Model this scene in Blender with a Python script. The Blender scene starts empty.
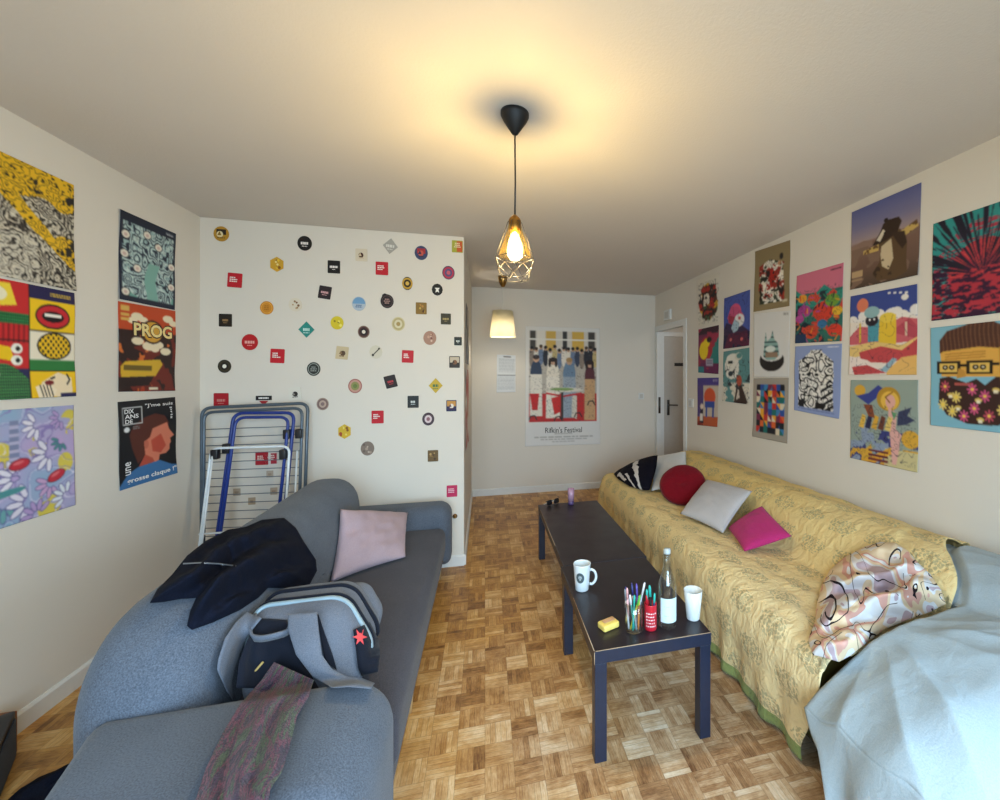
import bpy, bmesh, math, random
import numpy as np
from mathutils import Vector, Matrix, noise as mn
from mathutils.bvhtree import BVHTree
random.seed(7)
SC = bpy.context.scene
COL = SC.collection
# ------------------------------------------------------------------ camera
FPX, CX, CY, HC = 438.0, 600.0, 375.0, 1.5
T = math.atan(115 / 438.0)
ST, CT = math.sin(T), math.cos(T)
cd = bpy.data.cameras.new('camera')
cam = bpy.data.objects.new('camera', cd); COL.objects.link(cam)
cam.location = (0, 0, HC); cam.rotation_euler = (math.pi / 2, 0, -T)
cd.sensor_fit = 'HORIZONTAL'; cd.sensor_width = 36; cd.lens = FPX / 1000 * 36
cd.shift_x = -(CX - 500) / 1000; cd.shift_y = -25 / 1000
cd.clip_start = 0.02
SC.camera = cam
ZC = 2.59                      # ceiling height
XL, XR, YF, YK, XK, YB = -1.9, 2.265, 5.63, 3.62, -0.16, -0.95

def ray(px, py):
    u = (px - CX) / FPX
    return Vector((ST + CT * u, CT - ST * u, (CY - py) / FPX))
def P(px, py, x=None, y=None, z=None):
    """point of the room seen at this place of the photograph, on a known plane"""
    d = ray(px, py)
    s = x / d.x if x is not None else (y / d.y if y is not None else (z - HC) / d.z)
    return Vector((0, 0, HC)) + d * s

# ------------------------------------------------------------------ materials
def lin(c):
    return tuple((v / 12.92 if v <= 0.04045 else ((v + 0.055) / 1.055) ** 2.4) for v in c)
def hexc(h):
    h = h.lstrip('#'); return tuple(int(h[i:i + 2], 16) / 255 for i in (0, 2, 4))
def rgb(c):
    return hexc(c) if isinstance(c, str) else c
class NT:
    def __init__(s, name):
        s.m = bpy.data.materials.new(name); s.m.use_nodes = True
        s.t = s.m.node_tree; s.b = s.t.nodes['Principled BSDF']
    def n(s, typ, **kw):
        nd = s.t.nodes.new(typ)
        for k, v in kw.items(): setattr(nd, k, v)
        return nd
    def put(s, sock, v):
        if isinstance(v, bpy.types.NodeSocket): s.t.links.new(v, sock)
        else: sock.default_value = v
    def math(s, op, a, b=0.0, c=0.0):
        nd = s.n('ShaderNodeMath', operation=op)
        s.put(nd.inputs[0], a); s.put(nd.inputs[1], b); s.put(nd.inputs[2], c)
        return nd.outputs[0]
    def mix(s, f, a, b, blend='MIX'):
        nd = s.n('ShaderNodeMix', data_type='RGBA', blend_type=blend)
        s.put(nd.inputs[0], f)
        for i, v in ((6, a), (7, b)):
            if not isinstance(v, bpy.types.NodeSocket): v = (*lin(rgb(v)), 1)
            s.put(nd.inputs[i], v)
        return nd.outputs[2]
    def ramp(s, f, stops, interp='LINEAR'):
        nd = s.n('ShaderNodeValToRGB'); nd.color_ramp.interpolation = interp
        e = nd.color_ramp.elements
        while len(e) < len(stops): e.new(0.5)
        for el, (p, c) in zip(e, stops):
            el.position = p; el.color = (*lin(rgb(c)), 1)
        s.put(nd.inputs[0], f); return nd.outputs[0]
    def noise(s, vec=None, scale=5, detail=2, rough=0.5, dist=0.0):
        nd = s.n('ShaderNodeTexNoise')
        if vec is not None: s.put(nd.inputs['Vector'], vec)
        nd.inputs['Scale'].default_value = scale; nd.inputs['Detail'].default_value = detail
        nd.inputs['Roughness'].default_value = rough; nd.inputs['Distortion'].default_value = dist
        return nd.outputs['Fac']
    def obj(s): return s.n('ShaderNodeTexCoord').outputs['Object']
    def geo(s): return s.n('ShaderNodeNewGeometry').outputs['Position']
    def uv(s): return s.n('ShaderNodeTexCoord').outputs['UV']
    def sep(s, v):
        nd = s.n('ShaderNodeSeparateXYZ'); s.put(nd.inputs[0], v); return nd.outputs
    def comb(s, x, y, z=0.0):
        nd = s.n('ShaderNodeCombineXYZ'); s.put(nd.inputs[0], x); s.put(nd.inputs[1], y); s.put(nd.inputs[2], z)
        return nd.outputs[0]
    def scale(s, v, k):
        nd = s.n('ShaderNodeVectorMath', operation='MULTIPLY'); s.put(nd.inputs[0], v); nd.inputs[1].default_value = k
        return nd.outputs[0]
    def bump(s, h, strength=0.2, dist=0.01):
        nd = s.n('ShaderNodeBump'); nd.inputs['Strength'].default_value = strength
        nd.inputs['Distance'].default_value = dist; s.put(nd.inputs['Height'], h)
        s.t.links.new(nd.outputs[0], s.b.inputs['Normal'])
    def set(s, **kw):
        names = dict(col='Base Color', rough='Roughness', metal='Metallic', spec='Specular IOR Level', trans='Transmission Weight',
                     ior='IOR', emit='Emission Strength', ecol='Emission Color', sheen='Sheen Weight', coat='Coat Weight', sub='Subsurface Weight')
        for k, v in kw.items():
            if isinstance(v, str): v = (*lin(hexc(v)), 1)
            elif isinstance(v, tuple): v = (*lin(v), 1)
            s.put(s.b.inputs[names[k]], v)
        return s.m
def flat(name, c, rough=0.5, metal=0.0, spec=0.5, var=0.06, sc=30, bump=0.0, bsc=200):
    """plain material with a little procedural unevenness"""
    n = NT(name); v = n.obj()
    r = rgb(c); f = n.noise(v, sc, 3)
    col = n.mix(f, tuple(max(0, q * (1 - var)) for q in r), tuple(min(1, q * (1 + var)) for q in r))
    if bump: n.bump(n.noise(v, bsc, 2), bump, 0.004)
    return n.set(col=col, rough=rough, metal=metal, spec=spec)
def fabric(name, c1, c2, sc=420, fold=0.0, rough=0.9, bump=0.35, sheen=0.1):
    n = NT(name); v = n.obj()
    w = n.noise(n.scale(v, (1, 1, 1)), sc, 2, 0.6)
    big = n.noise(v, 6, 2)
    w2 = n.math('MINIMUM', n.math('MAXIMUM', n.math('ADD', n.math('MULTIPLY', n.math('SUBTRACT', w, 0.5), 1.7), 0.42), 0.0), 1.0)
    col = n.mix(n.math('ADD', n.math('MULTIPLY', w2, 0.75), n.math('MULTIPLY', big, 0.3)), c1, c2)
    h = n.math('ADD', n.math('MULTIPLY', w, 0.15), n.math('MULTIPLY', n.noise(v, 14, 3, 0.6, 0.6), fold))
    n.bump(h, bump, 0.012)
    return n.set(col=col, rough=rough, spec=0.12, sheen=sheen)

M = {}
def wallmat(name, c, bump=0.12, sc=160):
    n = NT(name); v = n.geo()
    col = n.mix(n.noise(v, 1.3, 3), tuple(q * 0.97 for q in rgb(c)), c)
    n.bump(n.noise(v, sc, 3, 0.65), bump, 0.004)
    return n.set(col=col, rough=0.85, spec=0.2)
M['wall'] = wallmat('wall_paint', (0.885, 0.855, 0.81))
M['ceiling'] = wallmat('ceiling_paint', (0.86, 0.83, 0.80), 0.35, 90)
M['trim'] = flat('white_trim', (0.87, 0.87, 0.86), 0.45, var=0.02)
M['print'] = None
def printmat(name, rough):
    n = NT(name); a = n.n('ShaderNodeAttribute'); a.attribute_name = 'Col'
    return n.set(col=a.outputs['Color'], rough=rough, spec=0.3)
M['print'] = printmat('printed_paper', 0.55)
M['ink'] = printmat('coloured_ink', 0.5)
def floormat():
    n = NT('mosaic_parquet'); X, Y, Z = n.sep(n.geo())
    C = 0.108
    gx, gy = n.math('DIVIDE', X, C), n.math('DIVIDE', Y, C)
    ix, iy = n.math('FLOOR', gx), n.math('FLOOR', gy)
    fx, fy = n.math('FRACT', gx), n.math('FRACT', gy)
    chk = n.math('FLOORED_MODULO', n.math('ADD', ix, iy), 2.0)
    par = n.math('ADD', n.math('MULTIPLY', fx, chk), n.math('MULTIPLY', fy, n.math('SUBTRACT', 1.0, chk)))  # across strips
    alo = n.math('ADD', n.math('MULTIPLY', fy, chk), n.math('MULTIPLY', fx, n.math('SUBTRACT', 1.0, chk)))
    st = n.math('MULTIPLY', par, 5.0); si = n.math('FLOOR', st); sf = n.math('FRACT', st)
    wn = n.n('ShaderNodeTexWhiteNoise', noise_dimensions='3D'); n.put(wn.inputs[0], n.comb(ix, iy, 0.0))
    wn2 = n.n('ShaderNodeTexWhiteNoise', noise_dimensions='3D'); n.put(wn2.inputs[0], n.comb(ix, iy, n.math('ADD', si, 3.0)))
    grain = n.noise(n.comb(n.math('ADD', n.math('MULTIPLY', alo, 0.9), n.math('MULTIPLY', ix, 7.3)),
                           n.math('ADD', n.math('MULTIPLY', par, 9.0), n.math('MULTIPLY', iy, 3.7)), wn.outputs[0]), 3.2, 4, 0.65)
    blot = n.noise(n.geo(), 11, 4, 0.7)
    f = n.math('ADD', n.math('ADD', n.math('MULTIPLY', wn.outputs[0], 0.34), n.math('MULTIPLY', wn2.outputs[0], 0.26)),
               n.math('ADD', n.math('MULTIPLY', grain, 0.6), n.math('MULTIPLY', n.math('SUBTRACT', blot, 0.5), 0.7)))
    f = n.math('SUBTRACT', f, 0.13)
    honey = n.ramp(f, [(0.10, '#74481e'), (0.34, '#ac7634'), (0.56, '#ca954c'), (0.85, '#e6be80')])
    pale = n.ramp(f, [(0.10, '#6e4a30'), (0.34, '#a17a55'), (0.56, '#c4a480'), (0.85, '#e4d4bc')])
    # traffic wear: the finish is rubbed off towards the near right of the room
    wear = n.math('ADD', n.math('MULTIPLY', n.math('SUBTRACT', n.noise(n.geo(), 1.6, 3, 0.6), 0.5), 1.8),
                  n.math('SUBTRACT', n.math('MULTIPLY', X, 0.55), n.math('MULTIPLY', n.math('SUBTRACT', Y, 1.9), 0.42)))
    wear = n.math('MINIMUM', n.math('MAXIMUM', n.math('ADD', wear, 0.5), 0.0), 1.0)
    col = n.mix(wear, honey, pale)
    e1 = n.math('MINIMUM', sf, n.math('SUBTRACT', 1.0, sf)); e2 = n.math('MINIMUM', alo, n.math('SUBTRACT', 1.0, alo))
    gap = n.math('MAXIMUM', n.math('MULTIPLY', n.math('LESS_THAN', e1, 0.06), 0.28), n.math('MULTIPLY', n.math('LESS_THAN', e2, 0.012), 0.35))
    col = n.mix(gap, col, '#4a2f1a')
    n.bump(n.math('SUBTRACT', n.math('MULTIPLY', grain, 0.3), gap), 0.2, 0.003)
    return n.set(col=col, rough=n.math('ADD', 0.36, n.math('MULTIPLY', wear, 0.25)), spec=0.4)
M['floor'] = floormat()
M['sofa'] = fabric('grey_sofa_weave', '#343a45', '#6f7785', 260, 0.1)
M['sofa_seat'] = fabric('dark_grey_seat_weave', '#2e2d34', '#56545d', 260, 0.1)
M['wood'] = flat('pale_wood', '#c9a878', 0.5, var=0.12, sc=18)
M['black'] = flat('black_paint', '#141318', 0.4, var=0.1)
M['brass'] = flat('aged_brass', '#8f6a35', 0.3, 1.0)
M['white_cord'] = flat('white_cord', '#d8d4c8', 0.5)

# ------------------------------------------------------------------ objects
def tag(o, label=None, cat=None, group=None, kind=None):
    if label: o['label'] = label
    if cat: o['category'] = cat
    if group: o['group'] = group
    if kind: o['kind'] = kind
    return o
def thing(name, loc, label, cat, group=None, rz=0.0):
    o = bpy.data.objects.new(name, None); COL.objects.link(o)
    o.location = loc; o.rotation_euler = (0, 0, rz); o.empty_display_size = 0.05
    return tag(o, label, cat, group)
def mesh(name, verts, faces, mat, parent=None, smooth=True, cols=None, uvs=None, local=False, label=None, kind=None, autos=None):
    """one mesh object; verts are world points unless local (then in the parent's frame)"""
    V = [Vector(v) for v in verts]
    base = Vector((0, 0, 0))
    if parent is not None and not local:
        chain = []; p = parent
        while p is not None: chain.append(p); p = p.parent
        mw = Matrix.Identity(4)
        for q in reversed(chain): mw = mw @ Matrix.LocRotScale(q.location, q.rotation_euler, None)
        inv = mw.inverted(); V = [inv @ v for v in V]
    elif parent is None and V:
        base = Vector((sum(v.x for v in V) / len(V), sum(v.y for v in V) / len(V), min(v.z for v in V)))
        V = [v - base for v in V]
    me = bpy.data.meshes.new(name); me.from_pydata([tuple(v) for v in V], [], faces)
    if cols is not None:
        at = me.color_attributes.new('Col', 'FLOAT_COLOR', 'POINT')
        a = np.ones((len(V), 4), np.float32); a[:, :3] = np.asarray(cols, np.float32)[:, :3]
        at.data.foreach_set('color', a.ravel())
    if uvs is not None:
        ul = me.uv_layers.new(name='UVMap')
        li = np.empty(len(me.loops), np.int32); me.loops.foreach_get('vertex_index', li)
        ul.data.foreach_set('uv', np.asarray(uvs, np.float32)[li].ravel())
    if isinstance(mat, (list, tuple)):
        for q in mat: me.materials.append(q)
    else: me.materials.append(mat)
    me.polygons.foreach_set('use_smooth', [smooth] * len(me.polygons))
    bm = bmesh.new(); bm.from_mesh(me); bmesh.ops.recalc_face_normals(bm, faces=bm.faces)
    if autos is not None:
        for e in bm.edges:
            if len(e.link_faces) == 2 and e.calc_face_angle(0) > autos: e.smooth = False
    bm.to_mesh(me); bm.free()
    o = bpy.data.objects.new(name, me); COL.objects.link(o); o.location = base
    if parent is not None: o.parent = parent
    if label: o['label'] = label
    if kind: o['kind'] = kind
    return o
def copy_tree(o, parent=None):
    c = o.copy(); COL.objects.link(c)
    if parent is not None: c.parent = parent
    for ch in list(o.children): copy_tree(ch, c)
    return c

class G:
    """collects shapes into one mesh"""
    def __init__(s): s.v = []; s.f = []
    def add(s, v, f):
        k = len(s.v); s.v += [Vector(q) for q in v]; s.f += [tuple(i + k for i in q) for q in f]; return s
    def box(s, a, b, bev=0.0):
        (x0, y0, z0), (x1, y1, z1) = a, b
        if not bev:
            v = [(x, y, z) for z in (z0, z1) for y in (y0, y1) for x in (x0, x1)]
            return s.add(v, [(0, 2, 3, 1), (4, 5, 7, 6), (0, 1, 5, 4), (2, 6, 7, 3), (0, 4, 6, 2), (1, 3, 7, 5)])
        bm = bmesh.new(); bmesh.ops.create_cube(bm, size=1)
        for q in bm.verts: q.co = Vector(((x0 + x1) / 2 + q.co.x * (x1 - x0), (y0 + y1) / 2 + q.co.y * (y1 - y0), (z0 + z1) / 2 + q.co.z * (z1 - z0)))
        bmesh.ops.bevel(bm, geom=list(bm.edges), offset=bev, segments=3, affect='EDGES', profile=0.5)
        bm.verts.index_update(); s.add([q.co.copy() for q in bm.verts], [[q.index for q in f.verts] for f in bm.faces]); bm.free(); return s
    def tube(s, pts, r, n=8, closed=False):
        pts = [Vector(p) for p in pts]; m = len(pts)
        rr = r if isinstance(r, (list, tuple)) else [r] * m
        ring = []; up = None
        for i, p in enumerate(pts):
            a = pts[i - 1] if (i > 0 or closed) else p; b = pts[(i + 1) % m] if (i < m - 1 or closed) else p
            t = (b - a).normalized()
            if up is None:
                up = Vector((0, 0, 1)) if abs(t.z) < 0.9 else Vector((1, 0, 0))
            u = (up - t * up.dot(t)).normalized(); w = t.cross(u); up = u
            ring.append([p + (u * math.cos(2 * math.pi * k / n) + w * math.sin(2 * math.pi * k / n)) * rr[i] for k in range(n)])
        v = [q for rg in ring for q in rg]; f = []
        for i in range(m if closed else m - 1):
            j = (i + 1) % m
            for k in range(n): f.append((i * n + k, i * n + (k + 1) % n, j * n + (k + 1) % n, j * n + k))
        if not closed: f += [tuple(range(n))[::-1], tuple(range((m - 1) * n, m * n))]
        return s.add(v, f)
    def lathe(s, c, prof, n=28, cap=True):
        """prof: (radius, z) from bottom outside round to wherever it ends"""
        c = Vector(c); v = []; f = []
        for r, z in prof:
            for k in range(n): a = 2 * math.pi * k / n; v.append(c + Vector((r * math.cos(a), r * math.sin(a), z)))
        for i in range(len(prof) - 1):
            for k in range(n): f.append((i * n + k, i * n + (k + 1) % n, (i + 1) * n + (k + 1) % n, (i + 1) * n + k))
        if cap: f += [tuple(range(n))[::-1], tuple(range((len(prof) - 1) * n, len(prof) * n))]
        return s.add(v, f)
    def grid(s, pts, nu, nv, closed=False):
        f = []
        for i in range(nu - 1):
            for j in range(nv - 1 + (1 if closed else 0)):
                f.append((i * nv + j, i * nv + (j + 1) % nv, (i + 1) * nv + (j + 1) % nv, (i + 1) * nv + j))
        return s.add(pts, f)
    def obj(s, name, mat, parent=None, **kw): return mesh(name, s.v, s.f, mat, parent, **kw)

def arc_poly(c, rad, seg=6):
    """convex outline with rounded corners; c = corner points, rad = radius at each"""
    out = []; m = len(c); rad = rad if isinstance(rad, (list, tuple)) else [rad] * m
    for i in range(m):
        p = Vector(c[i]); a = (Vector(c[i - 1]) - p); b = (Vector(c[(i + 1) % m]) - p)
        r = rad[i]
        if r <= 0: out.append(p); continue
        an, bn = a.normalized(), b.normalized(); h = math.acos(max(-1, min(1, an.dot(bn)))) / 2
        d = min(r / math.tan(h), a.length * 0.49, b.length * 0.49); r = d * math.tan(h)
        cen = p + (an + bn).normalized() * (r / math.sin(h))
        p0, p1 = p + an * d, p + bn * d
        a0 = math.atan2(p0.y - cen.y, p0.x - cen.x); a1 = math.atan2(p1.y - cen.y, p1.x - cen.x)
        da = (a1 - a0 + math.pi) % (2 * math.pi) - math.pi
        for k in range(seg + 1):
            t = a0 + da * k / seg; out.append(cen + Vector((math.cos(t), math.sin(t))) * r)
    return out
def densify(o, step):
    r = []
    for i in range(len(o)):
        a, b = o[i], o[(i + 1) % len(o)]; k = max(1, int((b - a).length / step))
        r += [a.lerp(b, j / k) for j in range(k)]
    return r
def slab(outline, t, r, frame, crown=0.0, crown_b=None, segs=5, step=0.05, wob=0.0):
    """upholstered block: outline (u,v), thickness t along w, edges rounded by r; frame = (origin,U,V,W)"""
    O, U, V, W = [Vector(q) for q in frame]
    o = densify([Vector(p) for p in outline], step); m = len(o)
    area = sum(o[i].x * o[(i + 1) % m].y - o[(i + 1) % m].x * o[i].y for i in range(m))
    if area < 0: o = o[::-1]
    nor = []
    for i in range(m):
        d = (o[(i + 1) % m] - o[i - 1]).normalized(); nor.append(Vector((-d.y, d.x)))
    cen = sum(o, Vector((0, 0))) / m
    rings = []
    crown_b = crown if crown_b is None else crown_b
    inner = [o[i] + nor[i] * r for i in range(m)]
    sh = [0.85, 0.65, 0.45, 0.25, 0.1]
    top = []; bot = []
    for k in range(segs + 1):
        a = math.pi / 2 * k / segs
        pts = [o[i] + nor[i] * r * (1 - math.cos(a)) for i in range(m)]; h = t / 2 - r + r * math.sin(a)
        top.append((pts, h)); bot.append((pts, -h))
    for q in sh:
        pts = [cen + (p - cen) * q for p in inner]
        top.append((pts, t / 2 + crown * (1 - q * q))); bot.append((pts, -t / 2 - crown_b * (1 - q * q)))
    seq = bot[::-1] + top
    v = []; f = []
    for pts, h in seq:
        for p in pts:
            q = O + U * p.x + V * p.y + W * h
            if wob: q += Vector(mn.noise_vector(q * 6)) * wob
            v.append(q)
    n = len(seq)
    for i in range(n - 1):
        for j in range(m): f.append((i * m + j, i * m + (j + 1) % m, (i + 1) * m + (j + 1) % m, (i + 1) * m + j))
    k0 = len(v); v += [O + U * cen.x + V * cen.y - W * (t / 2 + crown_b), O + U * cen.x + V * cen.y + W * (t / 2 + crown)]
    for j in range(m): f.append((k0, (j + 1) % m, j)); f.append((k0 + 1, (n - 1) * m + j, (n - 1) * m + (j + 1) % m))
    return v, f
XA, YA, ZA = Vector((1, 0, 0)), Vector((0, 1, 0)), Vector((0, 0, 1))
# ================================================================== the room
def struct(name, g, mat, parent=None, **kw):
    o = g.obj(name, mat, parent, smooth=kw.pop('smooth', False), **kw)
    if parent is None: o['kind'] = 'structure'
    return o
W = 0.12
def vfo(a, b): q = G().box(a, b); return q.v, q.f
struct('floor', G().box((XL - W, YB - W, -0.1), (XR + 1.7, YF + W, 0)), M['floor'])
struct('ceiling', G().box((XL - W, YB - W, ZC), (XR + 1.7, YF + W, ZC + 0.1)), M['ceiling'])
struct('wall_left', G().box((XL - W, YB - W, 0), (XL, YK, ZC)), M['wall'])
struct('wall_alcove', G().box((XL - W, YK, 0), (XK, YF + W, ZC), 0.004), M['wall'])
struct('wall_far', G().box((XK, YF, 0), (XR + 1.7, YF + W, ZC)), M['wall'])
WR = 0.05
D0, D1, DZ = 4.72, 5.56, 2.10
g = G().box((XR, YB - W, 0), (XR + WR, D0, ZC)); g.box((XR, D0, DZ), (XR + WR, D1, ZC)); g.box((XR, D1, 0), (XR + WR, YF, ZC))
rz0, rz1, ry0, ry1 = 0.5, 2.25, -0.85, 0.15
h = G()
h.add(*vfo((XR, ry1, 0), (XR + WR, D0, ZC))); h.add(*vfo((XR, D0, DZ), (XR + WR, D1, ZC))); h.add(*vfo((XR, D1, 0), (XR + WR, YF, ZC)))
h.add(*vfo((XR, YB - W, 0), (XR + WR, ry0, ZC))); h.add(*vfo((XR, ry0, 0), (XR + WR, ry1, rz0))); h.add(*vfo((XR, ry0, rz1), (XR + WR, ry1, ZC)))
struct('wall_right', h, M['wall'])
g = G()
for y in (ry0, (ry0 + ry1) / 2 - 0.03, ry1 - 0.06): g.box((XR + 0.004, y, rz0), (XR + 0.046, y + 0.06, rz1), 0.005)
for z in (rz0, rz1 - 0.06): g.box((XR + 0.008, ry0 + 0.06, z), (XR + 0.042, ry1 - 0.06, z + 0.06), 0.005)
struct('window_2', g, M['trim'])
struct('wall_hall', G().box((XR + 1.6, 3.6, 0), (XR + 1.7, YF, ZC)).box((XR + WR, 3.5, 0), (XR + 1.7, 3.6, ZC)), M['wall'])
# back wall with a wide window behind the camera
wx0, wx1, wz0, wz1 = -0.9, 1.3, 0.5, 2.25
g = G().box((XL, YB - W, 0), (wx0, YB, ZC)).box((wx1, YB - W, 0), (XR, YB, ZC))
g.box((wx0, YB - W, 0), (wx1, YB, wz0)).box((wx0, YB - W, wz1), (wx1, YB, ZC))
struct('wall_back', g, M['wall'])
g = G()
for x in (wx0, (wx0 + wx1) / 2 - 0.03, wx1 - 0.06): g.box((x, YB - 0.09, wz0), (x + 0.06, YB - 0.03, wz1), 0.005)
for z in (wz0, wz1 - 0.06): g.box((wx0 + 0.06, YB - 0.085, z), (wx1 - 0.06, YB - 0.035, z + 0.06), 0.005)
struct('window_1', g, M['trim'])
# skirting boards
def skirt(name, a, b, n):
    a, b, n = Vector(a), Vector(b), Vector(n); h, t = 0.085, 0.014
    q = G(); pts = []
    for e in (a, b): pts += [e, e + n * t, e + n * t + ZA * (h - 0.012), e + n * (t * 0.4) + ZA * h, e + ZA * h]
    q.add(pts, [(0, 1, 2, 3, 4), (9, 8, 7, 6, 5)] + [(i, (i + 1) % 5, (i + 1) % 5 + 5, i + 5) for i in range(5)])
    struct(name, q, M['trim'])
skirt('baseboard_left', (XL, YB, 0), (XL, YK, 0), XA)
skirt('baseboard_alcove', (XL, YK, 0), (XK, YK, 0), -YA)
skirt('baseboard_return', (XK, YK, 0), (XK, YF, 0), XA)
skirt('baseboard_far', (XK, YF, 0), (XR, YF, 0), -YA)
skirt('baseboard_right', (XR, YB, 0), (XR, D0 - 0.07, 0), -XA)
# doorway in the right wall: frame, then the hall door beyond it
g = G()
g.box((XR - 0.012, D0 - 0.06, 0), (XR + WR + 0.01, D0 + 0.015, DZ + 0.06), 0.004)
g.box((XR - 0.012, D1 - 0.015, 0), (XR + WR + 0.01, D1 + 0.06, DZ + 0.06), 0.004)
g.box((XR - 0.012, D0 + 0.015, DZ - 0.015), (XR + WR + 0.01, D1 - 0.015, DZ + 0.06), 0.004)
fr = struct('trim_1', g, M['trim'])
M['steel'] = flat('dull_steel', '#5b5a58', 0.35, 1.0)
mesh('strike_plate', *(lambda q: (q.v, q.f))(G().box((XR + 0.01, D1 - 0.019, 0.98), (XR + 0.04, D1 - 0.014, 1.2))), M['steel'], fr)
M['door'] = flat('door_paint', '#b7b0a8', 0.45, var=0.03)
dl = G().box((2.370, YF - 0.05, 0.01), (3.170, YF - 0.012, 2.03), 0.004)
d1 = struct('door_1', dl, M['door'])
G().box((2.300, YF - 0.06, 0), (2.370, YF - 0.001, 2.09), 0.004).box((3.170, YF - 0.06, 0), (3.240, YF - 0.001, 2.09), 0.004).box((2.370, YF - 0.06, 2.03), (3.170, YF - 0.001, 2.09), 0.004).obj('door_frame', M['trim'], d1, smooth=False)
g = G().box((2.415, YF - 0.062, 0.95), (2.450, YF - 0.05, 1.16), 0.003)
g.tube([(2.432, YF - 0.06, 1.09), (2.432, YF - 0.10, 1.09), (2.470, YF - 0.105, 1.09), (2.550, YF - 0.105, 1.085)], 0.009)
g.obj('door_handle', M['steel'], d1)
q = P(679.5, 364.5, y=YF - 0.053)
G().box((q.x - 0.075, YF - 0.056, q.z - 0.022), (q.x + 0.075, YF - 0.049, q.z + 0.022), 0.002).obj('door_sign', M['black'], d1)
# ------------------------------------------------------------------ lights
def light(name, kind, loc, energy, col, size=0.1, rot=None, sy=None):
    l = bpy.data.lights.new(name, kind); l.energy = energy; l.color = col
    if kind == 'AREA':
        l.spread = math.radians(125); l.shape = 'RECTANGLE'; l.size = size; l.size_y = sy or size
    elif kind in ('POINT', 'SPOT'): l.shadow_soft_size = size
    o = bpy.data.objects.new(name, l); COL.objects.link(o); o.location = loc
    if rot: o.rotation_euler = rot
    return o
light('window_daylight', 'AREA', ((wx0 + wx1) / 2, YB - 0.14, (wz0 + wz1) / 2), 84, (0.58, 0.81, 1.0), wx1 - wx0 - 0.1, (math.pi / 2 - 0.42, 0, 0), wz1 - wz0 - 0.1)
light('side_window_daylight', 'AREA', (XR + W + 0.02, (ry0 + ry1) / 2, (rz0 + rz1) / 2), 64, (0.56, 0.80, 1.0), rz1 - rz0 - 0.1, (0, math.pi / 2 - 0.42, 0), ry1 - ry0 - 0.1)
w = bpy.data.worlds.new('sky'); SC.world = w; w.use_nodes = True
sky = w.node_tree.nodes.new('ShaderNodeTexSky'); sky.sky_type = 'HOSEK_WILKIE'; sky.sun_direction = (0.3, 0.4, 0.7)
w.node_tree.links.new(sky.outputs[0], w.node_tree.nodes['Background'].inputs[0])
w.node_tree.nodes['Background'].inputs[1].default_value = 0.8
light('hall_light', 'POINT', (3.2, 4.3, 2.3), 6, (1.0, 0.94, 0.86), 0.1)
M['jet'] = flat('jet_black', '#07070a', 0.55)
# pendant over the room
nb = NT('lit_glass_bulb'); ob = [q for q in nb.t.nodes if q.type == 'OUTPUT_MATERIAL'][0]
eb = nb.n('ShaderNodeEmission'); eb.inputs[0].default_value = (1, 0.80, 0.42, 1); eb.inputs[1].default_value = 9.0
tb = nb.n('ShaderNodeBsdfTransparent'); xb = nb.n('ShaderNodeMixShader'); xb.inputs[0].default_value = 0.45
nb.t.links.new(tb.outputs[0], xb.inputs[1]); nb.t.links.new(eb.outputs[0], xb.inputs[2]); nb.t.links.new(xb.outputs[0], ob.inputs[0]); M['bulb'] = nb.m
px, py = 0.12, 1.85
t = thing('pendant_lamp', (px, py, 1.87), 'pendant lamp with black ceiling cup and open brass wire cage around a lit bulb', 'lamp')
G().lathe((px, py, 0), [(0.004, 2.497), (0.012, 2.50), (0.05, 2.558), (0.058, 2.575), (0.058, 2.5885)]).obj('ceiling_rose', M['jet'], t)
G().tube([(px, py, 2.497), (px + 0.002, py, 2.3), (px, py, 2.155)], 0.0035).obj('cord', M['black'], t)
sock = G().lathe((px, py, 0), [(0.006, 2.165), (0.012, 2.16), (0.022, 2.15), (0.026, 2.14), (0.026, 2.10), (0.018, 2.085), (0.0, 2.085)]).obj('socket', M['brass'], t)
G().lathe((px, py, 0), [(0.016, 2.09), (0.018, 2.075), (0.03, 2.045), (0.034, 2.02), (0.03, 1.995), (0.018, 1.978), (0.0, 1.973)]).obj('bulb', M['bulb'], sock)
g = G(); n = 6
def ring(r, z, off=0.0): return [Vector((px + r * math.cos(2 * math.pi * (k + off) / n), py + r * math.sin(2 * math.pi * (k + off) / n), z)) for k in range(n)]
A, B, C_, D_ = ring(0.028, 2.135), ring(0.078, 1.985, 0.0), ring(0.076, 1.945, 0.5), ring(0.055, 1.898, 0.0)
for k in range(n):
    for a, b in ((A[k], B[k]), (B[k], B[(k + 1) % n]), (B[k], C_[k]), (B[(k + 1) % n], C_[k]), (C_[k], D_[k]), (C_[k], D_[(k + 1) % n]), (D_[k], D_[(k + 1) % n]), (A[k], A[(k + 1) % n])):
        g.tube([a, b], 0.0011, 6)
n_ = NT('amber_glass'); o_ = [q for q in n_.t.nodes if q.type == 'OUTPUT_MATERIAL'][0]
tr_ = n_.n('ShaderNodeBsdfTransparent'); tr_.inputs[0].default_value = (1.0, 0.955, 0.80, 1)
gl_ = n_.n('ShaderNodeBsdfGlossy'); gl_.inputs[0].default_value = (1, .85, .5, 1); gl_.inputs['Roughness'].default_value = 0.15
lw_ = n_.n('ShaderNodeLayerWeight'); mx_ = n_.n('ShaderNodeMixShader')
n_.put(mx_.inputs[0], n_.math('ADD', n_.math('MULTIPLY', n_.math('POWER', lw_.outputs[1], 3.0), 0.6), 0.05))
n_.t.links.new(tr_.outputs[0], mx_.inputs[1]); n_.t.links.new(gl_.outputs[0], mx_.inputs[2]); n_.t.links.new(mx_.outputs[0], o_.inputs[0]); M['amber'] = n_.m
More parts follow.
